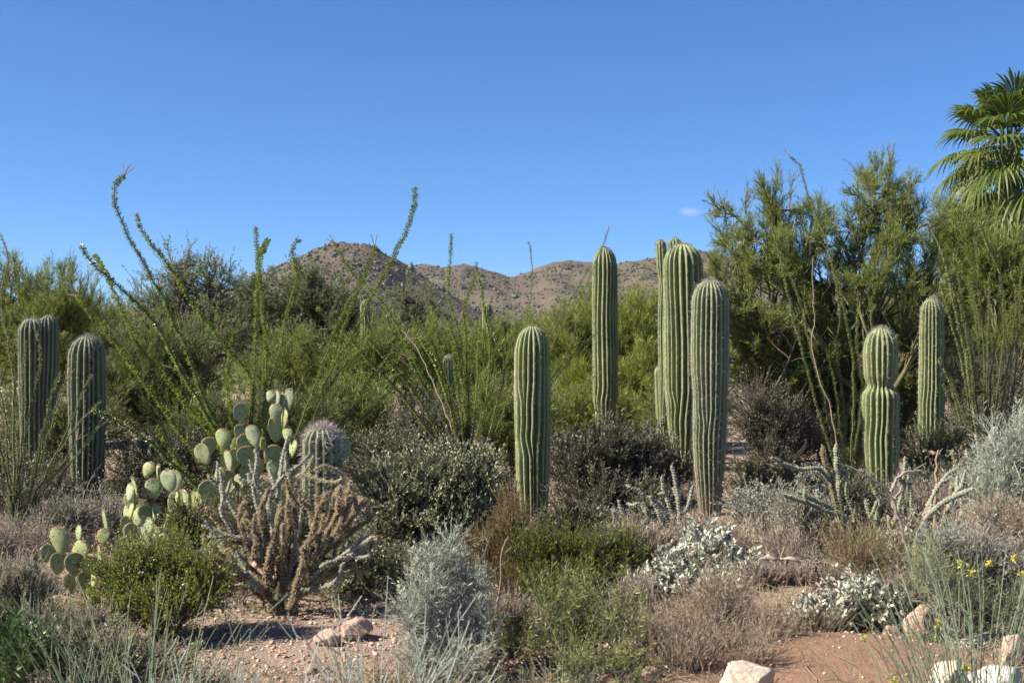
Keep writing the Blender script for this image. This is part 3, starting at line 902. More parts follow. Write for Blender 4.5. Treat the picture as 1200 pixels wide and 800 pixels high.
# ------------------------------------------------------------------ fan palm
def palm_frond(mb_stalk, mb_leaf, c, az, el, pet, R, droop, nseg=34, span=2.0):
    d = np.array([math.cos(el) * math.cos(az), math.cos(el) * math.sin(az), math.sin(el)])
    pts = np.stack([c + d * pet * t + np.array([0, 0, -droop * .35 * pet * t * t]) for t in np.linspace(0, 1, 6)])
    V, Q = tubes(pts[None], np.linspace(.022, .010, 6)[None], 5); mb_stalk.add(V, Q, .5)
    tip = pts[-1]; T = nrm(pts[-1] - pts[-2])
    S = nrm(np.cross(T, np.array([0, 0, 1.]))); N = np.cross(S, T)
    a = np.linspace(-span, span, nseg) + rng.normal(size=nseg) * .02
    ln = R * (.72 + .28 * np.cos(a * .6)) * rng.uniform(.9, 1.06, nseg)
    k = 7; t = np.linspace(0, 1, k)
    dirs = np.cos(a)[:, None] * T + np.sin(a)[:, None] * S + (-.18 * np.abs(np.sin(a)))[:, None] * N * -1 * .6
    dirs = nrm(dirs)
    tt = t[None, :, None]
    g = np.array([0, 0, -1.])
    C = tip + ln[:, None, None] * (dirs[:, None] * (tt - .12 * tt**3)) + g * (ln[:, None, None] * droop * np.maximum(0, tt - .35)**2 * rng.uniform(.8, 1.6, (nseg, 1, 1)))
    da = 2 * span / nseg
    wd = ln[:, None] * np.where(t < .5, t * da * 1.05, .5 * da * 1.05 * (1 - (t - .5) / .5)**.8 + .002)[None]
    side = nrm(np.cross(dirs, np.cross(S, T)[None] + 0 * dirs))
    fold = (np.arange(nseg) % 2 * 2 - 1)[:, None, None] * .25
    nn = nrm(np.cross(side, dirs))
    A = C + side[:, None] * wd[..., None] * .5 + nn[:, None] * wd[..., None] * fold
    Bv = C - side[:, None] * wd[..., None] * .5 - nn[:, None] * wd[..., None] * fold
    V = np.stack([A, Bv], 2).reshape(-1, 3)
    i = np.arange(nseg)[:, None] * k * 2 + np.arange(k - 1)[None] * 2
    Q = np.stack([i, i + 1, i + 3, i + 2], -1).reshape(-1, 4)
    mb_leaf.add(V, Q, np.repeat(np.clip(rng.normal(.45, .2, nseg), 0, 1), k * 2))
# ================================================================== BUILD
# ---- setting
seed(1)
build_ground()
g1 = hill('hill', RIDGE_NEAR, 880, 480, 260, 5)
g2 = hill('hill', RIDGE_FAR, 1300, 620, 400, 6)
seed(9)
hill_scrub([g1, g2], [90000, 190000])

# far bushes between the garden and the hills
def far_scrub():
    mb = MB(); n = 1500
    y = rng.uniform(55, 420, n); x = rng.uniform(-1, 1, n) * y * .62
    for lo in range(0, n, 500):
        xx, yy = x[lo:lo + 500], y[lo:lo + 500]; m = len(xx)
        s = rng.uniform(.7, 1.9, m)
        k = 60
        c = np.stack([xx, yy, ground_z(xx, yy) + s * .7], -1)
        u = rand_dirs(m * k) * rng.uniform(.3, 1, (m * k, 1))
        p = np.repeat(c, k, 0) + u * np.repeat(np.stack([s, s, s * .75], -1), k, 0)
        V, Q = leaf_quads(p, nrm(u + np.array([0, 0, .4]) + .5 * rand_dirs(m * k)), .55, .22)
        mb.add(V, Q, np.repeat(np.repeat(rng.uniform(0, .8, m), k), 4))
    o = mb.build('distant_brush', M['palo_leaf_dark']); o['kind'] = 'stuff'; o['label'] = 'distant brush on the flats below the hills'
far_scrub()

def stones():
    mb = MB()
    mb.add(*gravel(9000, (-4.2, 4.2), (5.2, 13), .004, .016, lambda x, y: 1 - .93 * np.exp(-(((x - 1.8) / 1.1)**2 + ((y - 7.1) / .8)**2)**2)))
    mb.add(*gravel(6500, (-2.3, .7), (6.0, 9.5), .004, .020))
    mb.add(*gravel(700, (-6, 6), (7, 17), .012, .045))
    mb.add(*gravel(700, (.6, 3.2), (6.2, 7.9), .003, .014))
    o = mb.build('gravel', M['gravel']); o['kind'] = 'stuff'; o['label'] = 'pinkish gravel scattered over the soil'
stones()
def litter():
    mb = MB(); n = 5200
    x = rng.uniform(-5.5, 5.5, n); y = rng.uniform(5.4, 15, n)
    bare = np.exp(-(((x - 1.8) / 1.0)**2 + ((y - 7.1) / .55)**2)**2) + .8 * np.exp(-(((x + 1.3) / .8)**2 + ((y - 7.6) / .8)**2)**2)
    k = rng.random(n) > bare; x = x[k]; y = y[k]; n = len(x)
    p = np.stack([x, y, ground_z(x, y) + .008], -1)
    d = rand_dirs(n); d[:, 2] = np.abs(d[:, 2]) * .25; d = nrm(d)
    T = p[:, None] + d[:, None] * (np.linspace(0, 1, 4)[None, :, None]) * rng.uniform(.05, .28, (n, 1, 1))
    T += rng.normal(size=T.shape) * .008
    mb.add(*tubes(T, np.full((n, 4), .0028), 3), np.repeat(rng.random(n), 12))
    o = mb.build('dry_litter', M['dun_twig']); o['kind'] = 'stuff'; o['label'] = 'dry twigs and litter lying on the soil'
litter()
def ground_grass():
    """short dry grass between the shrubs"""
    mb = MB(); n = 60000
    x = rng.uniform(-8, 8, n); y = rng.uniform(6.0, 20, n)
    bare = np.exp(-(((x - 1.8) / 1.1)**2 + ((y - 7.0) / .75)**2)**2) + np.exp(-(((x + 1.1) / 1.15)**2 + ((y - 7.7) / 1.1)**2)**2)
    dens = np.clip(.35 + 1.1 * fbm(x * .9, y * .9, 3), 0, 1) * (1 - bare)
    k = rng.random(n) < dens; x = x[k]; y = y[k]; n = len(x)
    p = np.stack([x, y, ground_z(x, y) - .005], -1)
    d = nrm(np.array([0, 0, 1.]) + .55 * rand_dirs(n))
    V, Q = leaf_quads(p, d, rng.uniform(.05, .2, n), .0045, None, 0, .3)
    mb.add(V, Q, np.repeat(rng.random(n), 4))
    o = mb.build('dry_ground_grass', M['dry_grass']); o['kind'] = 'stuff'; o['label'] = 'thin dry grass between the desert shrubs'
ground_grass()

UG_BARE = lambda x, y: np.clip(np.exp(-(((x - 1.85) / 1.0)**2 + ((y - 7.0) / .75)**2)**2) + np.exp(-(((x + 1.35) / .95)**2 + ((y - 7.75) / 1.05)**2)**2), 0, 1)
def undergrowth(name, label, mat, n, h0, h1, L, W, sd, yr=(6.6, 19), ns=13, nl=4, lean=.9, thr=-.25):
    """knee-high growth too mixed and small to count"""
    seed(sd)
    y = yr[0] + (yr[1] - yr[0]) * rng.uniform(0, 1, n)**1.3
    x = rng.uniform(-1, 1, n) * (y * .42 + .8)
    k = (fbm(x * .7 + sd, y * .7, 3) > thr + rng.uniform(-.2, .2, n)) & (rng.random(n) > UG_BARE(x, y) * 1.15)
    x = x[k]; y = y[k]; n = len(x)
    h = h0 + (h1 - h0) * rng.uniform(0, 1, n)**1.6
    ti = np.repeat(np.arange(n), ns); m = n * ns
    px_ = x[ti] + rng.normal(size=m) * .05; py_ = y[ti] + rng.normal(size=m) * .05
    p = np.stack([px_, py_, ground_z(px_, py_) - .01], -1)
    d = nrm(np.array([0, 0, 1.]) + lean * rand_dirs(m)); d[:, 2] = np.abs(d[:, 2])
    sg = np.linspace(0, 1, 4)[None, :, None]
    T = p[:, None] + (h[ti] * rng.uniform(.4, 1.15, m))[:, None, None] * (sg * d[:, None] + sg**2 * .35 * rand_dirs(m)[:, None] * np.array([1, 1, .3]))
    tn = np.clip(np.repeat(rng.normal(.45, .2, n), ns) + .12 * rng.normal(size=m), 0, 1)
    mb = MB().add(*tubes(T, np.full((m, 4), .0019) * np.linspace(1.1, .6, 4), 3), np.repeat(tn * .8, 12))
    kk = m * nl; li = np.repeat(np.arange(m), nl)
    lp, lt = along(T, li, rng.uniform(.25, 1, kk))
    V, Q = leaf_quads(lp, nrm(lt + 1.1 * rand_dirs(kk)), L * rng.uniform(.5, 1.3, kk), W)
    mb.add(V, Q, np.repeat(np.clip(tn[li] + .15 * rng.normal(size=kk), 0, 1), 4))
    o = mb.build(name, M[mat]); o['kind'] = 'stuff'; o['label'] = label
undergrowth('dry_undergrowth', 'tan and brown dry undergrowth between the shrubs', 'dun_twig', 2600, .10, .36, .035, .0035, 61)
undergrowth('grey_undergrowth', 'grey-leaved low undergrowth between the shrubs', 'sage_leaf', 900, .10, .28, .022, .009, 62, thr=0)
undergrowth('green_undergrowth', 'small green weeds between the shrubs', 'weed_leaf', 420, .08, .22, .03, .006, 63, yr=(6.0, 12), thr=0)
undergrowth('olive_undergrowth', 'olive low undergrowth beneath the trees', 'olive_leaf', 1500, .15, .5, .03, .012, 64, yr=(10.5, 24), thr=-.1)

# ---- trees
PV = palo_verde
PV('feathery yellow-green palo verde behind the double-headed saguaro', G(30, 27), [E(20, 345, 55, 52, 27), E(70, 350, 45, 50, 26), E(100, 360, 26, 42, 27), E(40, 410, 75, 55, 26), E(-50, 360, 60, 65, 27), E(105, 425, 40, 50, 26)], 'palo_leaf', 21, nb=52)
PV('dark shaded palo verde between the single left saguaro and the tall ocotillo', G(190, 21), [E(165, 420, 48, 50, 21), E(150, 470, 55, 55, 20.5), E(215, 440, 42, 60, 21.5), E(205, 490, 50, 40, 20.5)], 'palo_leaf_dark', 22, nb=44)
bush('mesquite_tree', 'airy grey-green tree with sky showing through behind the tall ocotillo', 'tree', G(215, 34), [E(215, 318, 42, 34, 34), E(180, 350, 40, 40, 34), E(250, 330, 38, 40, 34), E(205, 390, 80, 48, 34), E(262, 385, 40, 50, 33.5)], 'mesq_wood', 'grey_leaf', 23, 'mesquite and ironwood trees', nb=44, nt=11, tl=.34, nl=18, L=.06, W=.020, r0=.09, trunk_name='trunk', leaf_name='crown', up=.3, shell=2.6, jit=.6)
bush('mesquite_tree', 'dense dark green mesquite just left of the brown hill peak', 'tree', G(350, 38), [E(345, 350, 52, 42, 38), E(292, 352, 34, 34, 38.5), E(268, 372, 34, 36, 38), E(370, 340, 34, 30, 38.5), E(305, 375, 45, 45, 38), E(392, 368, 45, 45, 38), E(350, 410, 95, 45, 37.5), E(420, 395, 34, 38, 38)], 'mesq_wood', 'mesq_leaf', 24, 'mesquite and ironwood trees', nb=52, nt=11, tl=.36, nl=18, L=.07, W=.024, r0=.1, trunk_name='trunk', leaf_name='crown', up=.25, shell=3, jit=.6)
bush('mesquite_tree', 'thin see-through grey-green tree in front of the brown hill peak', 'tree', G(478, 40), [E(478, 348, 30, 34, 40), E(455, 375, 36, 36, 40), E(505, 378, 32, 40, 40), E(478, 405, 55, 36, 40)], 'mesq_wood', 'grey_leaf', 25, 'mesquite and ironwood trees', nb=34, nt=9, tl=.36, nl=14, L=.065, W=.020, r0=.09, trunk_name='trunk', leaf_name='crown', up=.3, shell=2.2, jit=.6)
PV('low yellow-green palo verde in the middle behind the small far saguaro', G(400, 26), [E(350, 425, 48, 45, 26), E(400, 440, 45, 50, 25.5), E(445, 420, 42, 50, 26), E(310, 450, 40, 40, 26), E(420, 480, 60, 40, 25)], 'palo_leaf', 26, nb=44)
PV('mid-height palo verde behind the fan of central ocotillo canes', G(535, 27), [E(500, 420, 40, 50, 27), E(545, 415, 42, 45, 27), E(590, 420, 42, 50, 26.5), E(530, 470, 75, 42, 26)], 'palo_leaf', 27, nb=44)
PV('bright yellow-green palo verde around the tall central saguaro', G(690, 26), [E(665, 405, 42, 55, 26), E(700, 390, 38, 55, 27), E(745, 385, 40, 58, 26.5), E(640, 440, 35, 50, 26), E(690, 460, 60, 45, 25), E(755, 450, 42, 60, 25)], 'palo_leaf_bright', 28, nb=56, L=.13)
PV('wide low palo verde behind the three-armed saguaro', G(800, 27), [E(790, 400, 40, 55, 27), E(840, 420, 45, 60, 26), E(810, 470, 50, 45, 25)], 'palo_leaf', 29, nb=40)
PV('tall spreading palo verde filling the right, its branches against the sky', G(985, 18.5),
   [E(862, 262, 32, 38, 18.8), E(912, 232, 36, 42, 18.5), E(900, 300, 45, 42, 18.2), E(850, 330, 30, 40, 18.8), E(958, 255, 24, 42, 18.3), E(1035, 222, 46, 40, 18.5), E(1070, 255, 36, 42, 18.2),
    E(1010, 330, 48, 34, 18), E(935, 300, 30, 34, 18.6), E(985, 290, 26, 34, 18.4), E(1005, 265, 24, 30, 18.6), E(885, 300, 30, 30, 18.8), E(1045, 275, 34, 32, 18.1), E(950, 345, 42, 42, 18.4), E(1075, 320, 48, 44, 18), E(880, 375, 52, 36, 18.2), E(1000, 395, 70, 36, 18.6), E(1090, 385, 50, 45, 18.5), E(915, 430, 45, 40, 18.5), E(855, 415, 34, 36, 18.6), E(965, 415, 40, 34, 18.3), E(1035, 430, 42, 36, 18.4), E(1085, 440, 36, 40, 18.6), E(990, 455, 50, 30, 18.6)], 'palo_leaf_light', 30, nb=14, nt=30, tl=.22, nl=10, L=.075, W=.0075, r0=.055, limbs=1, shell=3.2)
PV('feathery palo verde below the fan palm at the right edge', G(1165, 21), [E(1125, 290, 40, 50, 21), E(1160, 312, 36, 38, 20.5), E(1200, 322, 36, 36, 20.5), E(1118, 258, 22, 30, 21.2), E(1150, 350, 48, 50, 21), E(1190, 320, 40, 55, 20.5), E(1180, 400, 50, 50, 20.5), E(1120, 410, 40, 50, 21), E(1240, 350, 50, 70, 21)], 'palo_leaf', 31, nb=42)
# more trees further back, seen through gaps
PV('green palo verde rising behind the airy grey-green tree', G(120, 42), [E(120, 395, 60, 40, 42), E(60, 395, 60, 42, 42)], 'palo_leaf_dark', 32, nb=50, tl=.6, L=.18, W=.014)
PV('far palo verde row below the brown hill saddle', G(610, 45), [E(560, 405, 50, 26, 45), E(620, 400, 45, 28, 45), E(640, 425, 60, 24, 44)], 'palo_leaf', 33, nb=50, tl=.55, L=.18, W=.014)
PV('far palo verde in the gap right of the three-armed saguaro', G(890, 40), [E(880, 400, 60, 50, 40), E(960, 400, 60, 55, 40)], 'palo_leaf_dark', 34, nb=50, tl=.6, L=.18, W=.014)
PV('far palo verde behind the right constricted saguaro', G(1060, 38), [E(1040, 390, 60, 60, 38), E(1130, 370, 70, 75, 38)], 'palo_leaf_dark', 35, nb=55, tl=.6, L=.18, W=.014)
PV('palo verde well outside the left edge, beside the other one', G(-420, 22), [E(-400, 390, 90, 70, 22), E(-480, 400, 90, 80, 22), E(-340, 430, 60, 60, 21)], 'palo_leaf', 37, nb=30)
PV('palo verde beyond the right edge of the view', G(1380, 20), [E(1340, 360, 80, 80, 20), E(1430, 380, 80, 80, 20)], 'palo_leaf', 38, nb=30)
PV('palo verde beyond the left edge of the view', G(-190, 26), [E(-170, 380, 80, 70, 26), E(-260, 400, 80, 70, 26)], 'palo_leaf', 36, nb=36)

# ---- fan palm
def fan_palm():
    seed(40)
    Y = 23.5
    b = G(1184, Y)
    c = P(1182, 172, Y)
    root = thing('fan_palm', b, 'fan palm with a skirt of dead fronds at the right edge', 'palm tree')
    H = c[2] - b[2]
    k = 60
    z = np.linspace(-.1, H, k)
    pts = np.stack([np.full(k, b[0]) + .03 * np.sin(z), np.full(k, b[1]), b[2] + z], -1)
    rad = .19 * (1 + .25 * np.exp(-z / .4)) * (1 + .05 * (np.arange(k) % 2))
    V, Q = tubes(pts[None], rad[None], 16)
    MB().add(V, Q, .5).build('trunk', M['palm_trunk'], root, True)
    n = 42
    ga = 2.39996
    for i in range(n):
        f = i / (n - 1)
        el = math.radians(80 - 125 * f) + rng.normal() * .08
        az = i * ga + rng.normal() * .15
        ms, ml = MB(), MB()
        palm_frond(ms, ml, c + np.array([0, 0, .25 - .5 * f]) + np.array([math.cos(az), math.sin(az), 0]) * .1, az, el, (.62 + .22 * f) * rng.uniform(.85, 1.15), .78 * rng.uniform(.9, 1.12), .45 + .6 * f)
        fr = ml.build('frond', M['palm_leaf'], root)
        ms.build('leaf_stalk', M['palm_leaf'], fr)
    for i in range(18):
        az = i * ga + 1; el = math.radians(rng.uniform(-82, -45))
        ms, ml = MB(), MB()
        palm_frond(ms, ml, c + np.array([0, 0, -.25 - .10 * i]) + np.array([math.cos(az), math.sin(az), 0]) * .12, az, el, .45, .6 * rng.uniform(.8, 1.1), .9, nseg=18, span=1.1)
        fr = ml.build('dead_frond', M['palm_dead'], root)
        ms.build('leaf_stalk', M['palm_dead'], fr)
    for i in range(7):                                       # old flower stalks
        az = rng.uniform(2.2, 4.6); d = np.array([math.cos(az) * .8, math.sin(az) * .6, .45])
        t = np.linspace(0, 1, 10)[:, None]
        L = rng.uniform(.9, 1.25)
        pt = c + np.array([0, 0, .1]) + d * L * t + np.array([0, 0, -1.25]) * L * t**2
        mb = MB(); mb.add(*tubes(pt[None], np.linspace(.016, .006, 10)[None], 5), .7)
        m = 40; tt = rng.uniform(.45, 1, m); p, tg = along(pt[None], np.zeros(m, int), tt)
        dd = nrm(tg + .8 * rand_dirs(m) + np.array([0, 0, -.5]))
        T = p[:, None] + dd[:, None] * np.linspace(0, .24, 4)[None, :, None]
        mb.add(*tubes(T, np.full((m, 4), .004), 3), np.repeat(rng.random(m), 12))
        mb.build('flower_stalk', M['tan_twig'], root)
fan_palm()

# ---- saguaros
saguaro('green saguaro standing alone left of centre beside the dark low shrub', 624, 382, 42, 13.4, 15, ((0, .74), (.1, .82), (.3, .97), (.7, 1.02), (.9, .98), (1, .95)), [(4, .9), (9, 1.3), (10, .75)], .21, (-.015, 0), 'saguaro', s=101, L=.026, dome=1.5)
saguaro('tall slim pale saguaro rising above the low shrub left of the three-armed one', 708, 290, 30, 22, 16, ((0, .85), (.06, .9), (.16, .84), (.24, .82), (.3, .98), (.5, 1), (.9, .98), (1, .9)), [(3, 1.1), (8, 1.0)], .19, (-.03, 0), 'saguaro', s=102, L=.03, dome=1.6)
saguaro('tallest thick saguaro with small left arms, behind the grey-green one', 800, 286, 47, 18, 19, ((0, .5), (.12, .62), (.25, .86), (.4, .97), (.8, 1), (1, .98)), [(5, .9), (12, 1.1)], .18, (-.04, 0), 'saguaro', s=103, L=.032, dome=1.15,
        arms=[((-.32, .10), 2.95, .52, .075, 11, (-.03, 0)), ((-.22, -.06), 2.9, .45, .06, 10, (.02, 0)), ((-.30, .12), 1.0, 1.9, .085, 12, (.02, 0)), ((-.30, .18), .35, 1.35, .09, 12, (-.03, 0)), ((-.10, .26), 2.9, .62, .11, 12, (-.03, 0))])
saguaro('thick grey-spined saguaro with corky base, in front of the three-armed one', 832, 328, 44, 14.8, 20, ((0, .56), (.08, .66), (.2, .80), (.34, .90), (.44, .91), (.5, .90), (.62, 1.02), (.85, 1), (1, .98)), [(5, .9), (13, 1.0)], .17, (0, 0), 'saguaro_blue', 'spine_grey', 8, .036, 1.35, 104)
saguaro('saguaro pinched in like a waist two thirds up, right of centre', 1033, 384, 42, 15, 17, ((0, .75), (.15, .88), (.35, 1), (.60, 1.02), (.640, .99), (.662, .86), (.668, .64), (.676, .62), (.69, .74), (.74, .90), (.82, .97), (.92, .95), (1, .9)), [(5, .8)], .18, (.01, 0), 'saguaro', 'spine_grey', 8, .034, 1.2, 105)
saguaro('slender saguaro in front of the right palo verde and ocotillo', 1092, 350, 29, 16.3, 15, ((0, .95), (.4, 1), (.85, .98), (1, .85)), [(6, 1.2)], .2, (.02, 0), 'saguaro', s=106, dome=1.1)
saguaro('single round-topped saguaro at the left, half in shade', 102, 394, 43, 14.5, 17, ((0, .72), (.2, .85), (.5, .96), (.8, 1.02), (1, .97)), [(6, 1.0)], .2, (0, 0), 'saguaro_shaded', 'spine_grey', 8, .034, 1.2, 107)
_o = saguaro('double-headed saguaro behind the left ocotillo', 38, 373, 33, 17, 15, ((0, .75), (.3, .92), (.6, .94), (.85, 1.02), (1, 1)), [(4, 1.0)], .2, (-.02, 0), 'saguaro_shaded', 'spine_grey', 7, .03, 1.1, 108,
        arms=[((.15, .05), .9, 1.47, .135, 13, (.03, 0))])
saguaro('stubby barrel-shaped young saguaro with long pink spines behind the big cholla', 377, 500, 46, 10.4, 15, ((0, .85), (.3, .98), (.7, 1), (1, 1)), [], .24, (0, 0), 'saguaro_blue', 'spine_pink', 13, .052, 1.0, 109)
saguaro('small far saguaro poking above the palo verdes left of centre saguaro', 571, 355, 12, 26.7, 13, s=110, dome=1.6, K=3, group='far small saguaros')
saguaro('small far saguaro half hidden among the central ocotillo canes', 526, 416, 14, 26, 13, s=111, dome=1.4, K=3, group='far small saguaros')
saguaro('small far saguaro in front of the dark mesquite', 428, 352, 11, 26.2, 13, s=112, dome=1.5, K=3, group='far small saguaros')

# ---- ocotillos
ocotillo('big ocotillo whose long leafy canes arch over the prickly pears', 290, 11.6, [
    [(91, 347), (105, 367), (125, 388), (150, 422), (175, 455), (205, 497), (240, 545), (270, 590)],
    [(111, 299), (120, 315), (131, 337), (150, 380), (165, 408), (185, 432), (212, 467), (245, 505), (275, 560)],
    [(94, 287), (105, 306), (125, 322), (150, 345), (180, 375), (195, 400), (210, 430), (225, 455), (240, 480), (260, 520), (278, 570)],
    [(145, 206), (136, 213), (134, 232), (140, 252), (148, 272), (160, 295), (175, 320), (190, 348), (205, 380), (216, 402), (227, 432), (240, 468), (258, 505), (280, 565)],
    [(160, 251), (164, 268), (174, 284), (190, 302), (206, 322), (222, 348), (240, 374), (255, 394), (276, 416), (291, 434), (296, 456), (293, 490), (290, 560)],
    [(300, 266), (301, 300), (304, 332), (307, 362), (310, 385), (311, 420), (310, 455), (308, 505), (302, 565)],
    [(314, 281), (307, 296), (303, 325)],
    [(351, 280), (342, 295), (347, 315), (345, 337), (338, 358), (333, 378), (328, 410), (319, 440), (312, 485), (303, 565)],
    [(486, 221), (486, 236), (480, 256), (474, 276), (465, 292), (455, 312), (444, 331), (434, 350), (420, 380), (406, 404), (392, 426), (380, 454), (368, 482), (354, 514), (335, 556)],
    [(439, 289), (433, 307), (424, 328), (414, 352), (404, 380), (395, 405), (387, 430), (377, 457), (364, 486), (348, 522), (325, 570)],
    [(430, 318), (420, 338), (408, 354), (396, 376), (387, 401), (378, 428), (368, 456), (356, 486), (344, 518), (318, 570)],
    [(426, 410), (410, 421), (395, 440), (380, 462), (368, 487), (352, 520), (318, 575)],
    [(474, 399), (460, 411), (449, 427), (434, 444), (420, 463), (409, 482), (398, 500), (375, 535), (335, 585)],
    [(460, 452), (445, 469), (428, 487), (408, 507), (385, 528), (345, 575)],
    [(108, 480), (135, 492), (160, 507), (185, 525), (212, 552), (250, 590)],
    [(205, 432), (222, 450), (238, 470), (252, 495), (268, 530), (282, 575)],
    [(184, 500), (196, 522), (212, 545), (235, 575)],
    [(275, 385), (268, 410), (266, 440), (270, 475), (277, 510), (286, 560)]], s=121, spread=.8, crowd=11, Ls=.030, r0=.018)
ocotillo('bushy ocotillo with leaning canes left of the lone central saguaro', 547, 15.5, [
    [(392, 284), (405, 310), (425, 331), (446, 352), (463, 378), (480, 410), (500, 450), (522, 495), (542, 550)],
    [(372, 360), (395, 380), (415, 400), (430, 420), (450, 440), (470, 461), (496, 496), (520, 530), (538, 560)],
    [(470, 386), (486, 405), (498, 426), (508, 450), (520, 478), (531, 505), (543, 550)],
    [(529, 274), (528, 300), (526, 325), (524, 346), (530, 362), (536, 381), (540, 410), (545, 440), (549, 485), (549, 552)],
    [(559, 307), (555, 326), (548, 346), (543, 366), (546, 402), (548, 442), (551, 500), (550, 555)],
    [(512, 362), (525, 376), (533, 400), (538, 430), (545, 472), (548, 552)],
    [(560, 320), (565, 345), (571, 381), (575, 420), (569, 472), (555, 552)],
    [(578, 392), (592, 424), (585, 462), (570, 520), (556, 557)],
    [(455, 398), (480, 432), (505, 468), (527, 510), (543, 557)],
    [(602, 448), (590, 482), (575, 520), (558, 557)],
    [(500, 380), (510, 410), (522, 445), (533, 490), (545, 550)],
    [(585, 470), (578, 500), (566, 530), (555, 560)],
    [(530, 400), (534, 440), (540, 480), (547, 550)],
    [(492, 395), (512, 432), (528, 480), (542, 545)],
    [(506, 400), (520, 440), (533, 485), (544, 548)], [(545, 360), (543, 400), (545, 450), (548, 550)], [(560, 400), (560, 440), (556, 490), (551, 552)], [(598, 410), (590, 440), (577, 490), (557, 555)], [(480, 420), (500, 455), (522, 500), (541, 552)], [(430, 395), (458, 425), (487, 462), (515, 510), (539, 556)], [(569, 430), (566, 470), (560, 510), (552, 553)]], s=122, spread=.8, leaf='oco_leaf', crowd=9, Ls=.030, dry=(2, 8), r0=.018)
ocotillo('ocotillo with long thin canes crossing the tall central saguaro', 622, 21, [
    [(712, 271), (706, 290), (698, 306), (690, 330), (675, 356), (660, 380), (646, 408), (632, 450), (624, 500)],
    [(691, 311), (681, 330), (668, 351), (655, 376), (641, 404), (630, 440), (622, 495)],
    [(703, 387), (682, 404), (665, 425), (649, 446), (632, 475), (622, 500)],
    [(680, 364), (671, 398), (660, 425), (646, 445), (628, 485)],
    [(705, 436), (682, 450), (661, 465), (641, 480), (624, 505)],
    [(619, 283), (622, 300), (624, 322), (622, 345), (618, 368), (616, 410), (619, 490)]], s=123, spread=.4, leaf='oco_pale', crowd=4, Ls=.03, r0=.018)
ocotillo('ocotillo at the left edge with pale upright canes before the double-headed saguaro', 22, 12.3, [
    [(-3, 268), (7, 287), (10, 303), (5, 326), (1, 345), (3, 368), (8, 392), (11, 415), (16, 442), (17, 475), (16, 520), (18, 600)],
    [(41, 382), (46, 410), (45, 440), (38, 462), (33, 492), (28, 540), (22, 600)],
    [(72, 437), (61, 460), (55, 486), (48, 516), (41, 546), (27, 600)],
    [(78, 444), (68, 470), (60, 500), (50, 532), (30, 600)],
    [(107, 438), (95, 465), (85, 490), (75, 512), (60, 542), (35, 598)],
    [(119, 470), (101, 486), (85, 506), (65, 536), (36, 596)],
    [(116, 500), (100, 521), (80, 546), (55, 581), (33, 605)],
    [(0, 458), (7, 490), (10, 540), (15, 600)],
    [(18, 480), (20, 520), (21, 600)],
    [(-28, 400), (-15, 450), (-5, 500), (8, 560), (16, 602)],
    [(-40, 470), (-20, 520), (0, 570), (14, 604)],
    [(30, 400), (27, 430), (27, 480), (24, 540), (21, 602)],
    [(90, 515), (75, 540), (58, 565), (34, 604)],
    [(60, 480), (52, 510), (40, 560), (26, 604)]], s=124, spread=.6, leaf='oco_pale', crowd=5, Ls=.024, r0=.017)
ocotillo('slender pale ocotillo in front of the right palo verde, left of the pinched saguaro', 990, 16.6, [
    [(925, 183), (936, 190), (941, 206), (948, 230), (956, 251), (963, 268), (971, 292), (978, 320), (983, 352), (985, 380), (980, 402), (984, 442), (990, 505), (992, 568)],
    [(903, 262), (914, 300), (922, 340), (930, 372), (938, 402), (946, 432), (956, 472), (972, 522), (986, 568)],
    [(952, 300), (953, 350), (955, 378), (951, 402), (960, 442), (975, 485), (986, 565)],
    [(984, 330), (990, 370), (997, 402), (1000, 432), (1000, 475), (995, 566)],
    [(1005, 350), (1006, 380), (1003, 402), (1008, 432), (1009, 465), (997, 562)],
    [(970, 415), (978, 450), (983, 482), (988, 560)],
    [(1056, 424), (1040, 456), (1021, 492), (998, 562)],
    [(1020, 355), (1022, 392), (1016, 440), (1008, 490), (996, 560)],
    [(926, 320), (940, 360), (950, 410), (965, 460), (984, 560)],
    [(1035, 430), (1024, 470), (1010, 510), (995, 562)]], s=125, spread=.5, leaf='oco_pale', bark='oco_bark', crowd=9, Ls=.025, r0=.014, dry=(2,))
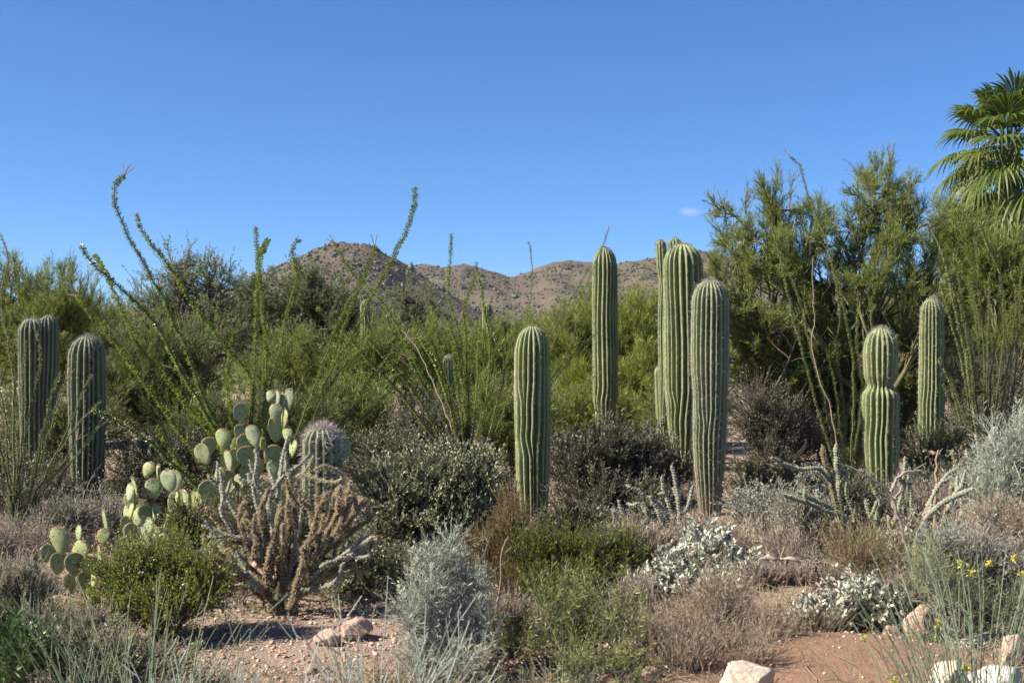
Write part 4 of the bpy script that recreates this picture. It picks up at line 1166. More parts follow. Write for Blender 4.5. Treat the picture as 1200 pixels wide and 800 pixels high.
ocotillo('tall ocotillo at the right edge with many upright pale canes', 1155, 16, [
    [(1092, 268), (1105, 298), (1112, 328), (1120, 360), (1130, 410), (1140, 470), (1152, 560)],
    [(1111, 300), (1130, 326), (1140, 352), (1144, 382), (1150, 432), (1153, 490), (1154, 560)],
    [(1147, 260), (1160, 290), (1170, 312), (1172, 342), (1170, 382), (1165, 412), (1160, 462), (1157, 560)],
    [(1140, 278), (1145, 302), (1148, 342), (1152, 402), (1155, 462), (1155, 560)],
    [(1185, 318), (1191, 352), (1186, 400), (1176, 460), (1160, 560)],
    [(1122, 345), (1130, 382), (1138, 422), (1141, 472), (1151, 560)],
    [(1155, 348), (1160, 402), (1163, 452), (1158, 560)],
    [(1124, 380), (1133, 432), (1141, 500), (1150, 562)],
    [(1100, 420), (1115, 452), (1126, 492), (1148, 562)],
    [(1180, 368), (1184, 422), (1179, 482), (1160, 562)],
    [(1196, 330), (1193, 402), (1185, 472), (1163, 562)],
    [(1105, 450), (1118, 485), (1132, 520), (1150, 562)],
    [(1136, 330), (1146, 372), (1152, 420), (1158, 480), (1157, 560)],
    [(1212, 380), (1204, 440), (1190, 500), (1166, 562)],
    [(1102, 330), (1116, 380), (1130, 440), (1149, 560)], [(1118, 300), (1128, 350), (1140, 420), (1152, 560)], [(1160, 320), (1158, 380), (1157, 450), (1156, 560)], [(1176, 340), (1175, 400), (1168, 470), (1159, 560)], [(1200, 300), (1192, 360), (1180, 440), (1162, 560)], [(1095, 390), (1110, 430), (1126, 480), (1148, 562)], [(1132, 410), (1138, 460), (1145, 510), (1152, 562)]], s=126, spread=.6, leaf='oco_pale', bark='oco_bark', crowd=9, Ls=.025, r0=.014)

# ---- mid shrubs
JO = dict(nt=6, nl=9, L=.034, W=.017, ang=.55, up=.6, tl=.16, r0=.022, jit=.5, shell=2.6)
bush('jojoba_shrub', 'rounded grey-green jojoba shrub below the central ocotillo', 'shrub', G(500, 10.6), [E(455, 580, 42, 42, 10.5), E(500, 570, 45, 42, 10.6), E(545, 575, 38, 45, 10.7), E(480, 610, 58, 30, 10.4), E(535, 612, 45, 26, 10.5), E(520, 545, 30, 22, 10.8), E(570, 550, 16, 24, 10.9)], 'dark_wood', 'jojoba_leaf', 131, 'jojoba shrubs', nb=60, limbs=3, tint0=.6, **JO)
bush('jojoba_shrub', 'dark twiggy rounded shrub between the lone saguaro and the corky saguaro', 'shrub', G(725, 15.4), [E(670, 550, 32, 50, 15.3), E(710, 525, 36, 42, 15.5), E(755, 540, 38, 45, 15.6), E(785, 555, 26, 40, 16), E(700, 580, 50, 30, 15), E(750, 580, 36, 28, 15.2)], 'dark_wood', 'jojoba_dull', 132, 'jojoba shrubs', nb=70, limbs=4, **{**JO, 'nl': 6, 'twig_r': .0035, 'nt': 8})
bush('desert_shrub', 'grey-green shrub in front of the low palo verde, left of the jojoba', 'shrub', G(455, 15.5), [E(425, 540, 40, 34, 15.5), E(470, 525, 42, 32, 15.6), E(440, 565, 40, 28, 15.2)], 'dark_wood', 'olive_leaf', 133, 'olive desert shrubs', nb=46, nt=6, nl=9, L=.035, W=.016, tl=.2)
bush('desert_shrub', 'olive-grey small-leaved shrub right of the single left saguaro', 'shrub', G(195, 14.5), [E(165, 545, 36, 38, 14.6), E(205, 535, 40, 36, 14.6), E(240, 555, 36, 42, 14.6), E(180, 585, 46, 26, 14.2), E(150, 570, 26, 34, 14.3)], 'dark_wood', 'olive_leaf', 134, 'olive desert shrubs', nb=50, nt=6, nl=10, L=.028, W=.015, tl=.18)
bush('desert_shrub', 'dark olive twiggy shrub right of the corky saguaro under the right palo verde', 'shrub', G(895, 17.2), [E(880, 480, 34, 46, 17.2), E(915, 495, 36, 42, 17.2), E(895, 540, 46, 36, 17), E(945, 520, 30, 42, 17.4)], 'dark_wood', 'olive_leaf', 135, 'olive desert shrubs', nb=55, nt=8, nl=5, L=.028, W=.013, tl=.24, twig_r=.004)
bush('desert_shrub', 'bare grey-brown twiggy thicket behind the dead orange branches', 'shrub', G(890, 19), [E(880, 425, 36, 42, 19), E(925, 440, 40, 40, 19.2), E(900, 465, 45, 40, 19)], 'grey_wood', 'dun_twig', 136, 'bare twiggy thickets', nb=40, nt=9, nl=3, L=.06, W=.006, tl=.4, twig_r=.004)
bush('desert_shrub', 'dark grey thicket at the foot of the right ocotillo', 'shrub', G(1140, 18), [E(1130, 440, 36, 46, 18.2), E(1180, 450, 40, 50, 18), E(1150, 500, 45, 36, 17.8), E(1065, 460, 30, 60, 19.5)], 'grey_wood', 'olive_leaf', 137, 'bare twiggy thickets', nb=44, nt=8, nl=4, L=.04, W=.012, tl=.35, twig_r=.0035)
bush('desert_shrub', 'fresh green leafy shrub at the foot of the slender right saguaro', 'shrub', G(1095, 15.5), [E(1080, 535, 26, 30, 15.4), E(1112, 530, 24, 32, 15.5), E(1095, 565, 32, 26, 15.2)], 'dark_wood', 'mesq_leaf', 138, None, nb=50, nt=7, nl=11, L=.030, W=.011, tl=.2, tint0=.7)
bush('desert_shrub', 'low grey sage-like shrub right of the corky saguaro base', 'shrub', G(895, 11.5), [E(875, 600, 30, 30, 11.5), E(910, 595, 30, 30, 11.6), E(895, 625, 42, 26, 11.2), E(935, 620, 22, 26, 11.2)], 'dun_twig' if False else 'grey_wood', 'sage_leaf', 139, None, nb=44, nt=7, nl=8, L=.022, W=.011, tl=.13, twig_r=.0024, jit=.8, up=.3)
bush('desert_shrub', 'small pale-leaved shrub between the grey sage and the arching cholla', 'shrub', G(945, 12.5), [E(950, 560, 15, 14, 12.4), E(885, 580, 14, 14, 12.2)], 'dark_wood', 'sage_leaf', 140, None, nb=26, nt=5, nl=8, L=.022, W=.013, tl=.1, tint0=.7)
bush('desert_shrub', 'low dark leafy shrub in shade at the foot of the round jojoba', 'shrub', G(440, 9.6), [E(425, 655, 34, 34, 9.5), E(460, 670, 30, 26, 9.4), E(400, 690, 24, 20, 9.4)], 'dark_wood', 'jojoba_leaf', 141, None, nb=40, nt=6, nl=7, L=.028, W=.013, tl=.15, tint0=.5)
bush('desert_shrub', 'dull shrub behind the left prickly pear clump', 'shrub', G(60, 13.5), [E(60, 585, 40, 30, 13.4), E(15, 585, 40, 35, 13.4), E(120, 600, 30, 22, 13)], 'dark_wood', 'sage_leaf', 142, None, nb=36, nt=6, nl=6, L=.022, W=.010, tl=.16, tint0=.3)
bush('desert_shrub', 'dry brown grassy shrub at the left edge under the ocotillo', 'shrub', G(20, 9.6), [E(15, 640, 36, 30, 9.6), E(50, 635, 34, 20, 9.9), E(-30, 650, 40, 40, 9.6)], 'dun_twig' if False else 'grey_wood', 'dun_twig', 143, None, nb=40, nt=7, nl=5, L=.045, W=.0038, tl=.17, ang=.7, up=.5, jit=.8, twig_r=.0022, dens=1.1)
bush('desert_shrub', 'dry grass-like tan shrub in front of the corky saguaro base', 'shrub', G(845, 10.6), [E(805, 640, 24, 18, 10.4), E(865, 645, 32, 20, 10.4), E(835, 655, 26, 14, 10.2), E(925, 655, 34, 24, 9.9)], 'grey_wood', 'tan_twig', 144, None, nb=40, nt=7, nl=4, L=.06, W=.004, tl=.2, ang=.6, up=.6, jit=.7, twig_r=.0022, dens=1.1)

# ---- low shrubs that close the ground between the larger plants
def filler(label, px, Y, clumps, leaf, s, wood='dark_wood', name='desert_shrub', **k):
    a = dict(nb=50, nt=7, nl=8, L=.034, W=.014, tl=.22, limbs=3, r0=.015, up=.5, jit=.5, twig_r=.0028, group='low filler shrubs')
    a.update(k)
    bush(name, label, 'shrub', G(px, Y), [E(*c, Y) for c in clumps], wood, leaf, s, **a)
FP = dict(L=.09, W=.009, nl=10, ang=.5, up=.5, tl=.28, nt=10, jit=.7)
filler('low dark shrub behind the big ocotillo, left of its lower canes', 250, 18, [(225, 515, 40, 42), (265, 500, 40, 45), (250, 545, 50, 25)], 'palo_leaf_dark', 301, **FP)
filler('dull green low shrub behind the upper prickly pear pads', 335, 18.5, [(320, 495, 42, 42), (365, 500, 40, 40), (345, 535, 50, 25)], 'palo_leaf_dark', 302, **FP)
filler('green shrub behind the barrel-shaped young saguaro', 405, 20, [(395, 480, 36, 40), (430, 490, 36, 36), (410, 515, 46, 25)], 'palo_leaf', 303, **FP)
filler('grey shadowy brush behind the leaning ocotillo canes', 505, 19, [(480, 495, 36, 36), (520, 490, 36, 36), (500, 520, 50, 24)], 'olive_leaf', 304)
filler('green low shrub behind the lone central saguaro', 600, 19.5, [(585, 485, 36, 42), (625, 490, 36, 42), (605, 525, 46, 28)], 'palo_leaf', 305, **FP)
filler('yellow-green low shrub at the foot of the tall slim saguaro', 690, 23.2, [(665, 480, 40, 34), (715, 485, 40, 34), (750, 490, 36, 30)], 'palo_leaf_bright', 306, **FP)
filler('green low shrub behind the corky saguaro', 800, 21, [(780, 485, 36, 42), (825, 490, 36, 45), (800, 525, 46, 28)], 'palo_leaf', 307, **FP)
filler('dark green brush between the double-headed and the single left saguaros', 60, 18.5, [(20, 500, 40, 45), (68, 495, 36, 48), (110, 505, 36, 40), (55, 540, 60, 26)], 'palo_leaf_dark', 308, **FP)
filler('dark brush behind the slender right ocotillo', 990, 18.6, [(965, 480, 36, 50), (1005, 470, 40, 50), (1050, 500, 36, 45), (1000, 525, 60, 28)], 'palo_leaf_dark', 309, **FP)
filler('brush behind the right-edge ocotillo canes', 1175, 18.2, [(1150, 500, 40, 46), (1195, 490, 40, 50), (1180, 535, 50, 28)], 'palo_leaf_dark', 310, **FP)
filler('low dark brush outside the left edge behind the left ocotillo', -150, 16, [(-120, 530, 60, 50), (-200, 530, 60, 50)], 'palo_leaf_dark', 335, **FP)
filler('low grey-brown shrub in front of the single left saguaro', 110, 11.8, [(90, 605, 30, 20), (130, 608, 30, 22), (60, 612, 26, 18)], 'sage_leaf', 311, 'grey_wood', nl=5, L=.02, W=.009, tl=.13, tint0=.25)
filler('low dark shrub between prickly pear pads and big cholla', 235, 9.6, [(225, 612, 30, 26), (255, 622, 26, 26), (212, 640, 24, 18)], 'creo_leaf', 312, L=.016, W=.009, tl=.12, tint0=.25)
filler('dark leafy shrub behind the big cholla stems', 350, 10.0, [(290, 610, 34, 40), (335, 610, 36, 40), (385, 620, 34, 36), (350, 650, 46, 24)], 'jojoba_leaf', 313, L=.026, W=.013, tl=.14, tint0=.3)
filler('low grey shrub right of the lone saguaro foot', 690, 12.4, [(660, 615, 26, 18), (700, 618, 30, 18)], 'jojoba_dull', 314, tl=.14)
filler('tan twiggy low shrub below the pale dying cholla', 750, 9.7, [(735, 638, 24, 14), (770, 645, 24, 16), (765, 660, 26, 14)], 'tan_twig', 315, 'grey_wood', nl=4, L=.05, W=.004, tl=.14, up=.9, ang=.4)
filler('mixed dry brush behind the arching green-grey cholla', 985, 12.6, [(960, 590, 26, 26), (1000, 585, 30, 30), (1040, 600, 30, 26), (980, 625, 40, 20)], 'olive_leaf', 316, nl=6, L=.028, W=.010, tl=.2)
filler('dry tangled brush between the pinched saguaro and the right-edge bush', 1090, 11.6, [(1070, 600, 26, 30), (1105, 605, 30, 34), (1130, 590, 26, 30), (1095, 645, 40, 24)], 'dun_twig', 317, 'grey_wood', nl=5, L=.04, W=.006, tl=.2)
filler('brown dry brush covering the small bank', 925, 8.75, [(900, 690, 26, 20), (935, 692, 26, 18), (880, 710, 22, 14), (960, 680, 24, 16)], 'dun_twig', 318, 'grey_wood', nl=4, L=.035, W=.0045, tl=.11, dens=1.0)
filler('thin olive weeds on the left behind the stalks', 60, 7.4, [(40, 735, 34, 22), (85, 745, 34, 22), (115, 735, 26, 20)], 'redgreen_leaf', 319, 'grey_wood', nl=5, L=.025, W=.005, tl=.12, up=.9, dens=.8, tint0=.35)
filler('small dry weeds at the foot of the blue-grey bush', 590, 7.2, [(575, 745, 22, 20), (605, 740, 22, 24)], 'redgreen_leaf', 320, 'orange_wood', nl=4, L=.022, W=.005, tl=.1, up=.9, dens=.6)
filler('small brown bush at the right end of the red soil', 1150, 8.2, [(1130, 680, 30, 24), (1165, 690, 30, 24)], 'sage_leaf', 321, 'grey_wood', nl=5, L=.02, W=.006, tl=.12, tint0=.2)
filler('green-grey brush behind the thin red-stemmed bush', 1045, 9.8, [(1020, 650, 34, 30), (1060, 660, 34, 30), (1000, 665, 28, 22)], 'olive_leaf', 322, nl=6, L=.024, W=.009, tl=.15)

filler('grey low shrub behind the first prickly pear', 215, 12.3, [(185, 590, 30, 18), (225, 595, 34, 20), (255, 590, 26, 20)], 'olive_leaf', 323, nl=7, L=.022, W=.011, tl=.13)
filler('low brush at the far left behind the left ocotillo', 5, 14.5, [(-10, 560, 46, 34), (40, 565, 40, 30), (85, 575, 30, 22)], 'olive_leaf', 324, tint0=.3)
filler('low olive shrub left of the lone saguaro foot', 585, 13.6, [(575, 575, 26, 26), (600, 585, 26, 20), (560, 600, 30, 16)], 'olive_leaf', 325, tl=.15)
filler('low brush between the corky saguaro and the grey sage-like shrub', 890, 15.2, [(880, 565, 24, 24), (900, 585, 30, 20), (925, 570, 30, 22)], 'olive_leaf', 326, tl=.15, tint0=.3)
filler('low dull shrub at the foot of the corky saguaro on its left', 770, 13.4, [(765, 600, 22, 20), (785, 592, 16, 18)], 'jojoba_dull', 327, tl=.14)
filler('sparse brush under the slender right saguaro', 1120, 13.5, [(1120, 570, 34, 26), (1160, 565, 34, 30), (1085, 575, 26, 18)], 'olive_leaf', 328, tint0=.3)

filler('leafy grey-green weeds between the corner weeds and the stalks', 95, 6.7, [(60, 770, 34, 22), (110, 765, 34, 22), (150, 780, 34, 18), (200, 775, 34, 18)], 'redgreen_leaf', 329, 'grey_wood', nl=6, L=.032, W=.007, tl=.13, tint0=.3, dens=.6, name='green_weed')
filler('pale dry brush along the left edge above the corner weeds', 25, 7.6, [(5, 690, 34, 26), (35, 700, 30, 22)], 'redgreen_leaf', 330, 'grey_wood', nl=5, L=.028, W=.005, tl=.14, up=.7, tint0=.4)
filler('tan dry brush between the blue-grey bush and the brown leafless bush', 640, 8.2, [(600, 720, 24, 18), (745, 700, 22, 22), (760, 725, 24, 20)], 'dun_twig', 331, 'grey_wood', nl=4, L=.03, W=.004, tl=.12, dens=.9)
filler('grey-green brush in front of the tan right bush', 1125, 8.0, [(1100, 650, 28, 28), (1140, 655, 34, 28), (1180, 670, 34, 24)], 'blue_stem', 332, 'grey_wood', nl=6, L=.035, W=.004, tl=.14, tint0=.3, jit=.8)
filler('grey brush left of the pinched saguaro foot', 960, 10.9, [(935, 600, 26, 24), (965, 610, 26, 22), (950, 640, 34, 18)], 'sage_leaf', 333, 'grey_wood', nl=6, L=.022, W=.009, tl=.13, tint0=.3, jit=.8)
filler('sparse dry brush on the right side below the pale leaning cholla', 1075, 8.1, [(1060, 700, 24, 20), (1095, 705, 26, 20)], 'dun_twig', 334, 'grey_wood', nl=5, L=.03, W=.004, tl=.13)

# ---- front shrubs
bush('creosote_shrub', 'bright green small-leaved bush left of the big cholla', 'shrub', G(190, 8.1), [E(150, 675, 40, 40, 8.1), E(195, 666, 44, 40, 8.2), E(242, 680, 32, 38, 8.1), E(190, 710, 62, 28, 7.9), E(130, 705, 26, 24, 8)], 'dark_wood', 'creo_leaf', 151, 'green creosote bushes', nb=62, nt=7, nl=10, L=.017, W=.0095, tl=.15, r0=.014, limbs=3, up=.6, jit=.6, twig_r=.0018, tint0=.65, shell=1.8)
bush('creosote_shrub', 'deep green feathery bush in the centre below the lone saguaro', 'shrub', G(650, 9.2), [E(620, 655, 34, 32, 9.2), E(660, 655, 36, 34, 9.3), E(700, 660, 36, 30, 9.2), E(735, 655, 20, 26, 9.3), E(650, 690, 52, 26, 9), E(705, 690, 36, 22, 9)], 'rust_wood' if False else 'dark_wood', 'creo_deep', 152, 'green creosote bushes', nb=52, nt=8, nl=9, L=.024, W=.0075, tl=.17, r0=.012, limbs=3, up=.75, ang=.5, twig_r=.0018)
bush('creosote_shrub', 'rusty green wispy bush left of the deep green one', 'shrub', G(590, 9.4), [E(570, 650, 22, 34, 9.4), E(598, 625, 15, 55, 9.5), E(600, 680, 26, 28, 9.3)], 'red_twig' if False else 'orange_wood', 'rust_leaf', 153, 'green creosote bushes', nb=48, nt=7, nl=8, L=.022, W=.006, tl=.17, r0=.010, up=.9, ang=.45, twig_r=.0018)
def lone_stem():
    seed(154)
    Y = 7.6
    pts = resample([P(a, b, Y) for a, b in [(574, 765), (578, 735), (583, 705), (587, 680), (587, 655), (590, 640), (596, 628)]], 20)
    mb = MB().add(*tubes(pts[None], np.linspace(.009, .004, 20)[None], 6), .6)
    for a, b in (((586, 690), (571, 693)), ((587, 655), (600, 640)), ((584, 700), (592, 690))):
        p2 = resample([P(*a, Y), P((a[0] + b[0]) / 2, (a[1] + b[1]) / 2 - 1, Y), P(*b, Y - .05)], 6)
        mb.add(*tubes(p2[None], np.linspace(.005, .002, 6)[None], 5), .6)
    single(mb, 'bare_sapling', M['orange_wood'], np.array([pts[0][0], Y, ground_z(pts[0][0], Y)]), 'single bare orange-brown stem right of the blue-grey bush', 'dead stem', sm=True)
lone_stem()
bush('grey_shrub', 'feathery blue-grey bush standing on the gravel in the centre foreground', 'shrub', G(522, 6.9), [E(522, 650, 28, 28, 7), E(500, 690, 32, 30, 6.9), E(548, 685, 30, 34, 7), E(515, 735, 44, 34, 6.9), E(560, 730, 26, 30, 6.9), E(482, 722, 24, 24, 6.8), E(495, 775, 34, 26, 6.8), E(545, 775, 32, 24, 6.7)], 'grey_wood', 'blue_stem', 155, None, nb=46, nt=7, nl=6, L=.036, W=.0038, tl=.13, r0=.008, limbs=3, up=.35, ang=.8, twig_r=.0016, jit=.9, twig_mat='blue_stem', dens=.85, shell=1.6)
bush('green_weed', 'loose bright green weeds in front of the deep green bush', 'weed', G(680, 6.8), [E(640, 715, 34, 34, 6.9), E(730, 720, 26, 36, 6.9), E(680, 780, 50, 20, 6.6), E(735, 785, 30, 18, 6.6), E(660, 730, 40, 34, 7.1), E(700, 735, 40, 36, 7.1), E(640, 760, 30, 24, 6.9), E(690, 700, 26, 34, 7.2), E(720, 765, 28, 24, 6.9), E(600, 760, 26, 26, 6.9)], 'thin' if False else 'dark_wood', 'weed_leaf', 156, None, nb=22, nt=5, nl=8, L=.036, W=.0055, tl=.16, r0=.005, up=.7, ang=.8, twig_r=.0018, jit=.7, twig_mat='weed_leaf', dens=.8, shell=1.6)
bush('brittlebush', 'rounded brittlebush of whitish leaves below the corky saguaro', 'shrub', G(830, 9.0), [E(800, 672, 38, 20, 9), E(840, 662, 42, 20, 9.1), E(775, 685, 30, 18, 8.9), E(900, 700, 24, 14, 8.9), E(760, 700, 22, 12, 8.8), E(860, 695, 36, 20, 8.8), E(830, 630, 26, 14, 9.3), E(885, 680, 24, 24, 9), E(815, 700, 36, 16, 8.8)], 'tan_twig' if False else 'grey_wood', 'brit_leaf', 157, 'white-leaved brittlebushes', nb=26, nt=4, nl=9, L=.042, W=.019, tl=.10, r0=.010, up=.6, ang=.9, limbs=3, twig_r=.0022, leafstart=.5, shell=3.2, dens=1.7, tint0=.58)
bush('brittlebush', 'low white-leaved brittlebush left of the pink rocks', 'shrub', G(995, 8.1), [E(965, 722, 28, 16, 8.1), E(1000, 705, 30, 22, 8.2), E(1030, 715, 26, 18, 8.1), E(940, 728, 18, 10, 8.0)], 'grey_wood', 'brit_leaf', 158, 'white-leaved brittlebushes', nb=26, nt=4, nl=9, L=.042, W=.019, tl=.10, r0=.008, up=.5, ang=.9, limbs=3, twig_r=.002, leafstart=.5, shell=3, tint0=.55, dens=1.6)
bush('brittlebush', 'small white-leaved brittlebush among the right chollas', 'shrub', G(1070, 9.6), [E(1075, 615, 14, 14, 9.6), E(1055, 640, 22, 18, 9.5), E(1045, 660, 16, 14, 9.4)], 'grey_wood', 'brit_leaf', 159, 'white-leaved brittlebushes', nb=22, nt=4, nl=7, L=.03, W=.014, tl=.08, r0=.007, up=.5, ang=.9, twig_r=.002, leafstart=.4, tint0=.3)
bush('brittlebush', 'few white leaves on the small shrub above the blue-grey bush', 'shrub', G(500, 8.3), [E(500, 655, 18, 10, 8.2), E(478, 700, 10, 8, 8.1)], 'dark_wood', 'brit_leaf', 160, 'white-leaved brittlebushes', nb=14, nt=4, nl=7, L=.032, W=.013, tl=.07, r0=.006, up=.5, ang=.9, twig_r=.002, leafstart=.4)
bush('dry_shrub', 'brown leafless twiggy bush in front of the white brittlebush', 'shrub', G(830, 7.0), [E(800, 785, 50, 20, 6.8), E(755, 750, 26, 30, 7.1), E(905, 735, 24, 30, 7.3), E(885, 790, 36, 18, 6.8), E(835, 700, 50, 26, 7.5), E(790, 740, 34, 34, 7.4), E(830, 735, 38, 36, 7.4), E(870, 740, 32, 30, 7.4), E(820, 770, 60, 22, 7.1), E(895, 770, 26, 20, 7.1), E(770, 770, 26, 22, 7.1)], 'grey_wood', 'dun_twig', 161, None, nb=40, nt=7, nl=4, L=.03, W=.003, tl=.16, r0=.005, up=.7, ang=.7, twig_r=.0017, jit=.8, twig_mat='dun_twig', dens=.9, shell=1.7, tint0=.5)
bush('thin_shrub', 'thin red-stemmed green bush leaning over the second brittlebush', 'shrub', G(1035, 8.5), [E(1000, 655, 34, 34, 8.5), E(1035, 660, 34, 34, 8.6), E(1060, 695, 30, 32, 8.4), E(985, 640, 22, 24, 8.6), E(1020, 695, 34, 22, 8.4)], 'orange_wood', 'redgreen_leaf', 162, None, nb=30, nt=6, nl=6, L=.03, W=.0042, tl=.2, r0=.006, up=.8, ang=.6, twig_r=.0017, jit=.6, twig_mat='red_twig', dens=.8, shell=1.7)
bush('grey_shrub', 'large soft blue-green bush at the right edge', 'shrub', G(1175, 9.2), [E(1175, 530, 26, 40, 9.4), E(1200, 520, 30, 50, 9.4), E(1150, 570, 34, 26, 9.3), E(1190, 585, 42, 36, 9.3), E(1130, 650, 36, 40, 9.1), E(1230, 580, 40, 70, 9.4)], 'grey_wood', 'blue_stem', 163, None, nb=44, nt=8, nl=7, L=.055, W=.005, tl=.2, r0=.010, up=.5, ang=.8, twig_r=.002, jit=.85, twig_mat='blue_stem', tint0=.3, dens=1.1)
bush('dry_shrub', 'tan hazy dry bush in front of the blue-green bush at the right edge', 'shrub', G(1170, 8.6), [E(1165, 615, 38, 34, 8.7), E(1200, 620, 36, 40, 8.7), E(1180, 660, 42, 30, 8.6), E(1140, 690, 36, 26, 8.5), E(1190, 700, 34, 26, 8.4)], 'grey_wood', 'tan_twig', 164, None, nb=48, nt=8, nl=6, L=.028, W=.0032, tl=.13, r0=.007, up=.4, ang=.8, twig_r=.0016, jit=.9, twig_mat='dun_twig', dens=1.2)
bush('thin_shrub', 'loose yellow-green weedy bush between the pink rocks and the right edge', 'shrub', G(1110, 7.6), [E(1100, 690, 32, 34, 7.6), E(1140, 710, 34, 30, 7.6), E(1180, 730, 30, 26, 7.5), E(1085, 660, 20, 34, 7.7)], 'grey_wood', 'redgreen_leaf', 165, None, nb=26, nt=6, nl=6, L=.03, W=.004, tl=.17, r0=.006, up=.7, ang=.7, jit=.7, dens=.9, twig_r=.0016, twig_mat='green_stem', tint0=.6)
bush('green_weed', 'dark green leafy weeds in the lower left corner', 'weed', G(12, 6.6), [E(5, 740, 26, 26, 6.6), E(35, 765, 34, 26, 6.5), E(10, 785, 34, 20, 6.4), E(-30, 760, 30, 40, 6.6)], 'dark_wood', 'dark_weed', 166, None, nb=24, nt=4, nl=7, L=.065, W=.011, tl=.14, r0=.006, up=.6, ang=.8, jit=.8, dens=.8, twig_r=.002, twig_mat='dark_weed')
bush('green_weed', 'grey-green weeds at the left edge beside the dry grass', 'weed', G(15, 8.0), [E(10, 700, 28, 30, 8), E(40, 720, 30, 22, 7.8), E(-20, 690, 30, 36, 8)], 'dark_wood', 'sage_leaf', 167, None, nb=26, nt=5, nl=7, L=.028, W=.006, tl=.13, r0=.005, up=.9, ang=.6, twig_r=.0016, tint0=.2)

# bare sapling and dead wood
def dead_branches(name, label, base, paths, mat, Y, r, cat='dead branch', twigs=6, tl=.2, s=1, group=None):
    seed(s)
    root = thing(name, base, label, cat, group)
    for path in paths:
        y = Y + rng.uniform(-.25, .25)
        pts = resample([P(a, b, y) for a, b in path], 20)
        pts[1:-1] += rng.normal(size=(18, 3)) * r * .35
        mb = MB().add(*tubes(pts[None], (r * np.linspace(1, .45, 20))[None], 7), rng.random())
        if twigs:
            t = rng.uniform(.3, 1, twigs); p, tg = along(pts[None], np.zeros(twigs, int), t)
            d = nrm(tg + 1.1 * rand_dirs(twigs) + np.array([0, 0, .2]))
            T = p[:, None] + d[:, None] * np.linspace(0, 1, 6)[None, :, None] * tl * rng.uniform(.4, 1.2, (twigs, 1, 1))
            T[:, 1:] += rng.normal(size=(twigs, 5, 3)) * tl * .05
            mb.add(*tubes(T, np.full((twigs, 6), r * .3) * np.linspace(1, .5, 6), 4), .5)
        mb.build('branch', M[mat], root, True)
    return root
dead_branches('dead_branch', 'bare orange-brown dead branches right of the corky saguaro', G(905, 17.5), [[(905, 570), (900, 480), (925, 420), (940, 375), (945, 365)], [(930, 410), (900, 372), (862, 377)], [(925, 420), (900, 395), (925, 384), (935, 398)], [(900, 470), (880, 440), (862, 452), (848, 466)], [(905, 500), (940, 440), (960, 430)], [(900, 455), (870, 420), (845, 428)], [(905, 520), (930, 470), (915, 432), (935, 420)], [(918, 440), (945, 432), (972, 402), (958, 398)]], 'orange_wood', 18.2, .013, s=171, tl=.5, twigs=9)
dead_branches('dead_branch', 'curved grey dead branches in front of the pinched saguaro', G(1068, 9.4), [[(1072, 700), (1066, 655), (1056, 615), (1046, 583), (1043, 576), (1020, 560), (1005, 550), (990, 545)], [(1044, 576), (1050, 563), (1064, 553), (1078, 552), (1086, 557)], [(1054, 605), (1046, 590), (1055, 575), (1058, 568)], [(1062, 630), (1085, 600), (1098, 592)]], 'grey_wood', 9.4, .014, s=172, twigs=4, tl=.12)
dead_branches('dead_branch', 'upright orange-brown dead stump with a short side arm at the right', G(1098, 11), [[(1094, 640), (1095, 605), (1097, 565), (1100, 527)], [(1099, 532), (1090, 530), (1082, 529)], [(1108, 640), (1109, 620), (1111, 606)], [(1118, 625), (1124, 600), (1128, 590)]], 'orange_wood', 11, .020, s=173, twigs=3, tl=.1)
dead_branches('dead_branch', 'thin bare dark twigs crossing the base of the lone saguaro', G(650, 12.6), [[(665, 640), (655, 610), (640, 595), (622, 600)], [(670, 640), (650, 585), (640, 570), (648, 566)], [(660, 630), (640, 605), (620, 612), (610, 605)], [(655, 640), (652, 610), (668, 595), (700, 575)]], 'dark_wood', 12.6, .010, s=174, twigs=6, tl=.2)
dead_branches('dead_branch', 'thin bare grey twigs at the foot of the single left saguaro', G(95, 13.2), [[(100, 610), (97, 585), (105, 565), (110, 556)], [(98, 605), (108, 590), (118, 568), (124, 562)], [(95, 605), (88, 580), (92, 570)]], 'grey_wood', 13.2, .010, s=175, twigs=4, tl=.15)
dead_branches('dead_branch', 'dark dead twigs lying under the big cholla', G(285, 8.9), [[(262, 690), (280, 705), (298, 712), (318, 716)], [(255, 712), (280, 700), (300, 695)], [(350, 700), (372, 704), (400, 700)], [(300, 722), (285, 705), (292, 690)]], 'dark_wood', 8.9, .010, s=176, twigs=6, tl=.12)
dead_branches('fallen_stem', 'pale dry cholla stem lying across the small soil bank', G(930, 8.9), [[(873, 678), (884, 662), (897, 655), (930, 656), (962, 660), (992, 664)]], 'grey_wood', 8.9, .020, s=177, twigs=2, tl=.1, cat='dead stem')
dead_branches('dead_branch', 'thin curved dry stick on the red soil heap', G(918, 7.2), [[(906, 782), (920, 768), (945, 760), (957, 758)], [(911, 738), (912, 750), (905, 768), (912, 785)], [(900, 785), (925, 782), (940, 778)]], 'grey_wood', 7.2, .006, s=178, twigs=3, tl=.08)
dead_branches('dead_branch', 'dark exposed roots hanging in the small soil bank', G(960, 8.6), [[(945, 665), (940, 680), (930, 695), (926, 705)], [(965, 668), (972, 680), (968, 700), (973, 715)], [(955, 664), (958, 680), (950, 695)], [(985, 668), (978, 690), (985, 705)], [(940, 668), (920, 690), (910, 700)]], 'dark_wood', 8.62, .011, s=179, twigs=5, tl=.1)

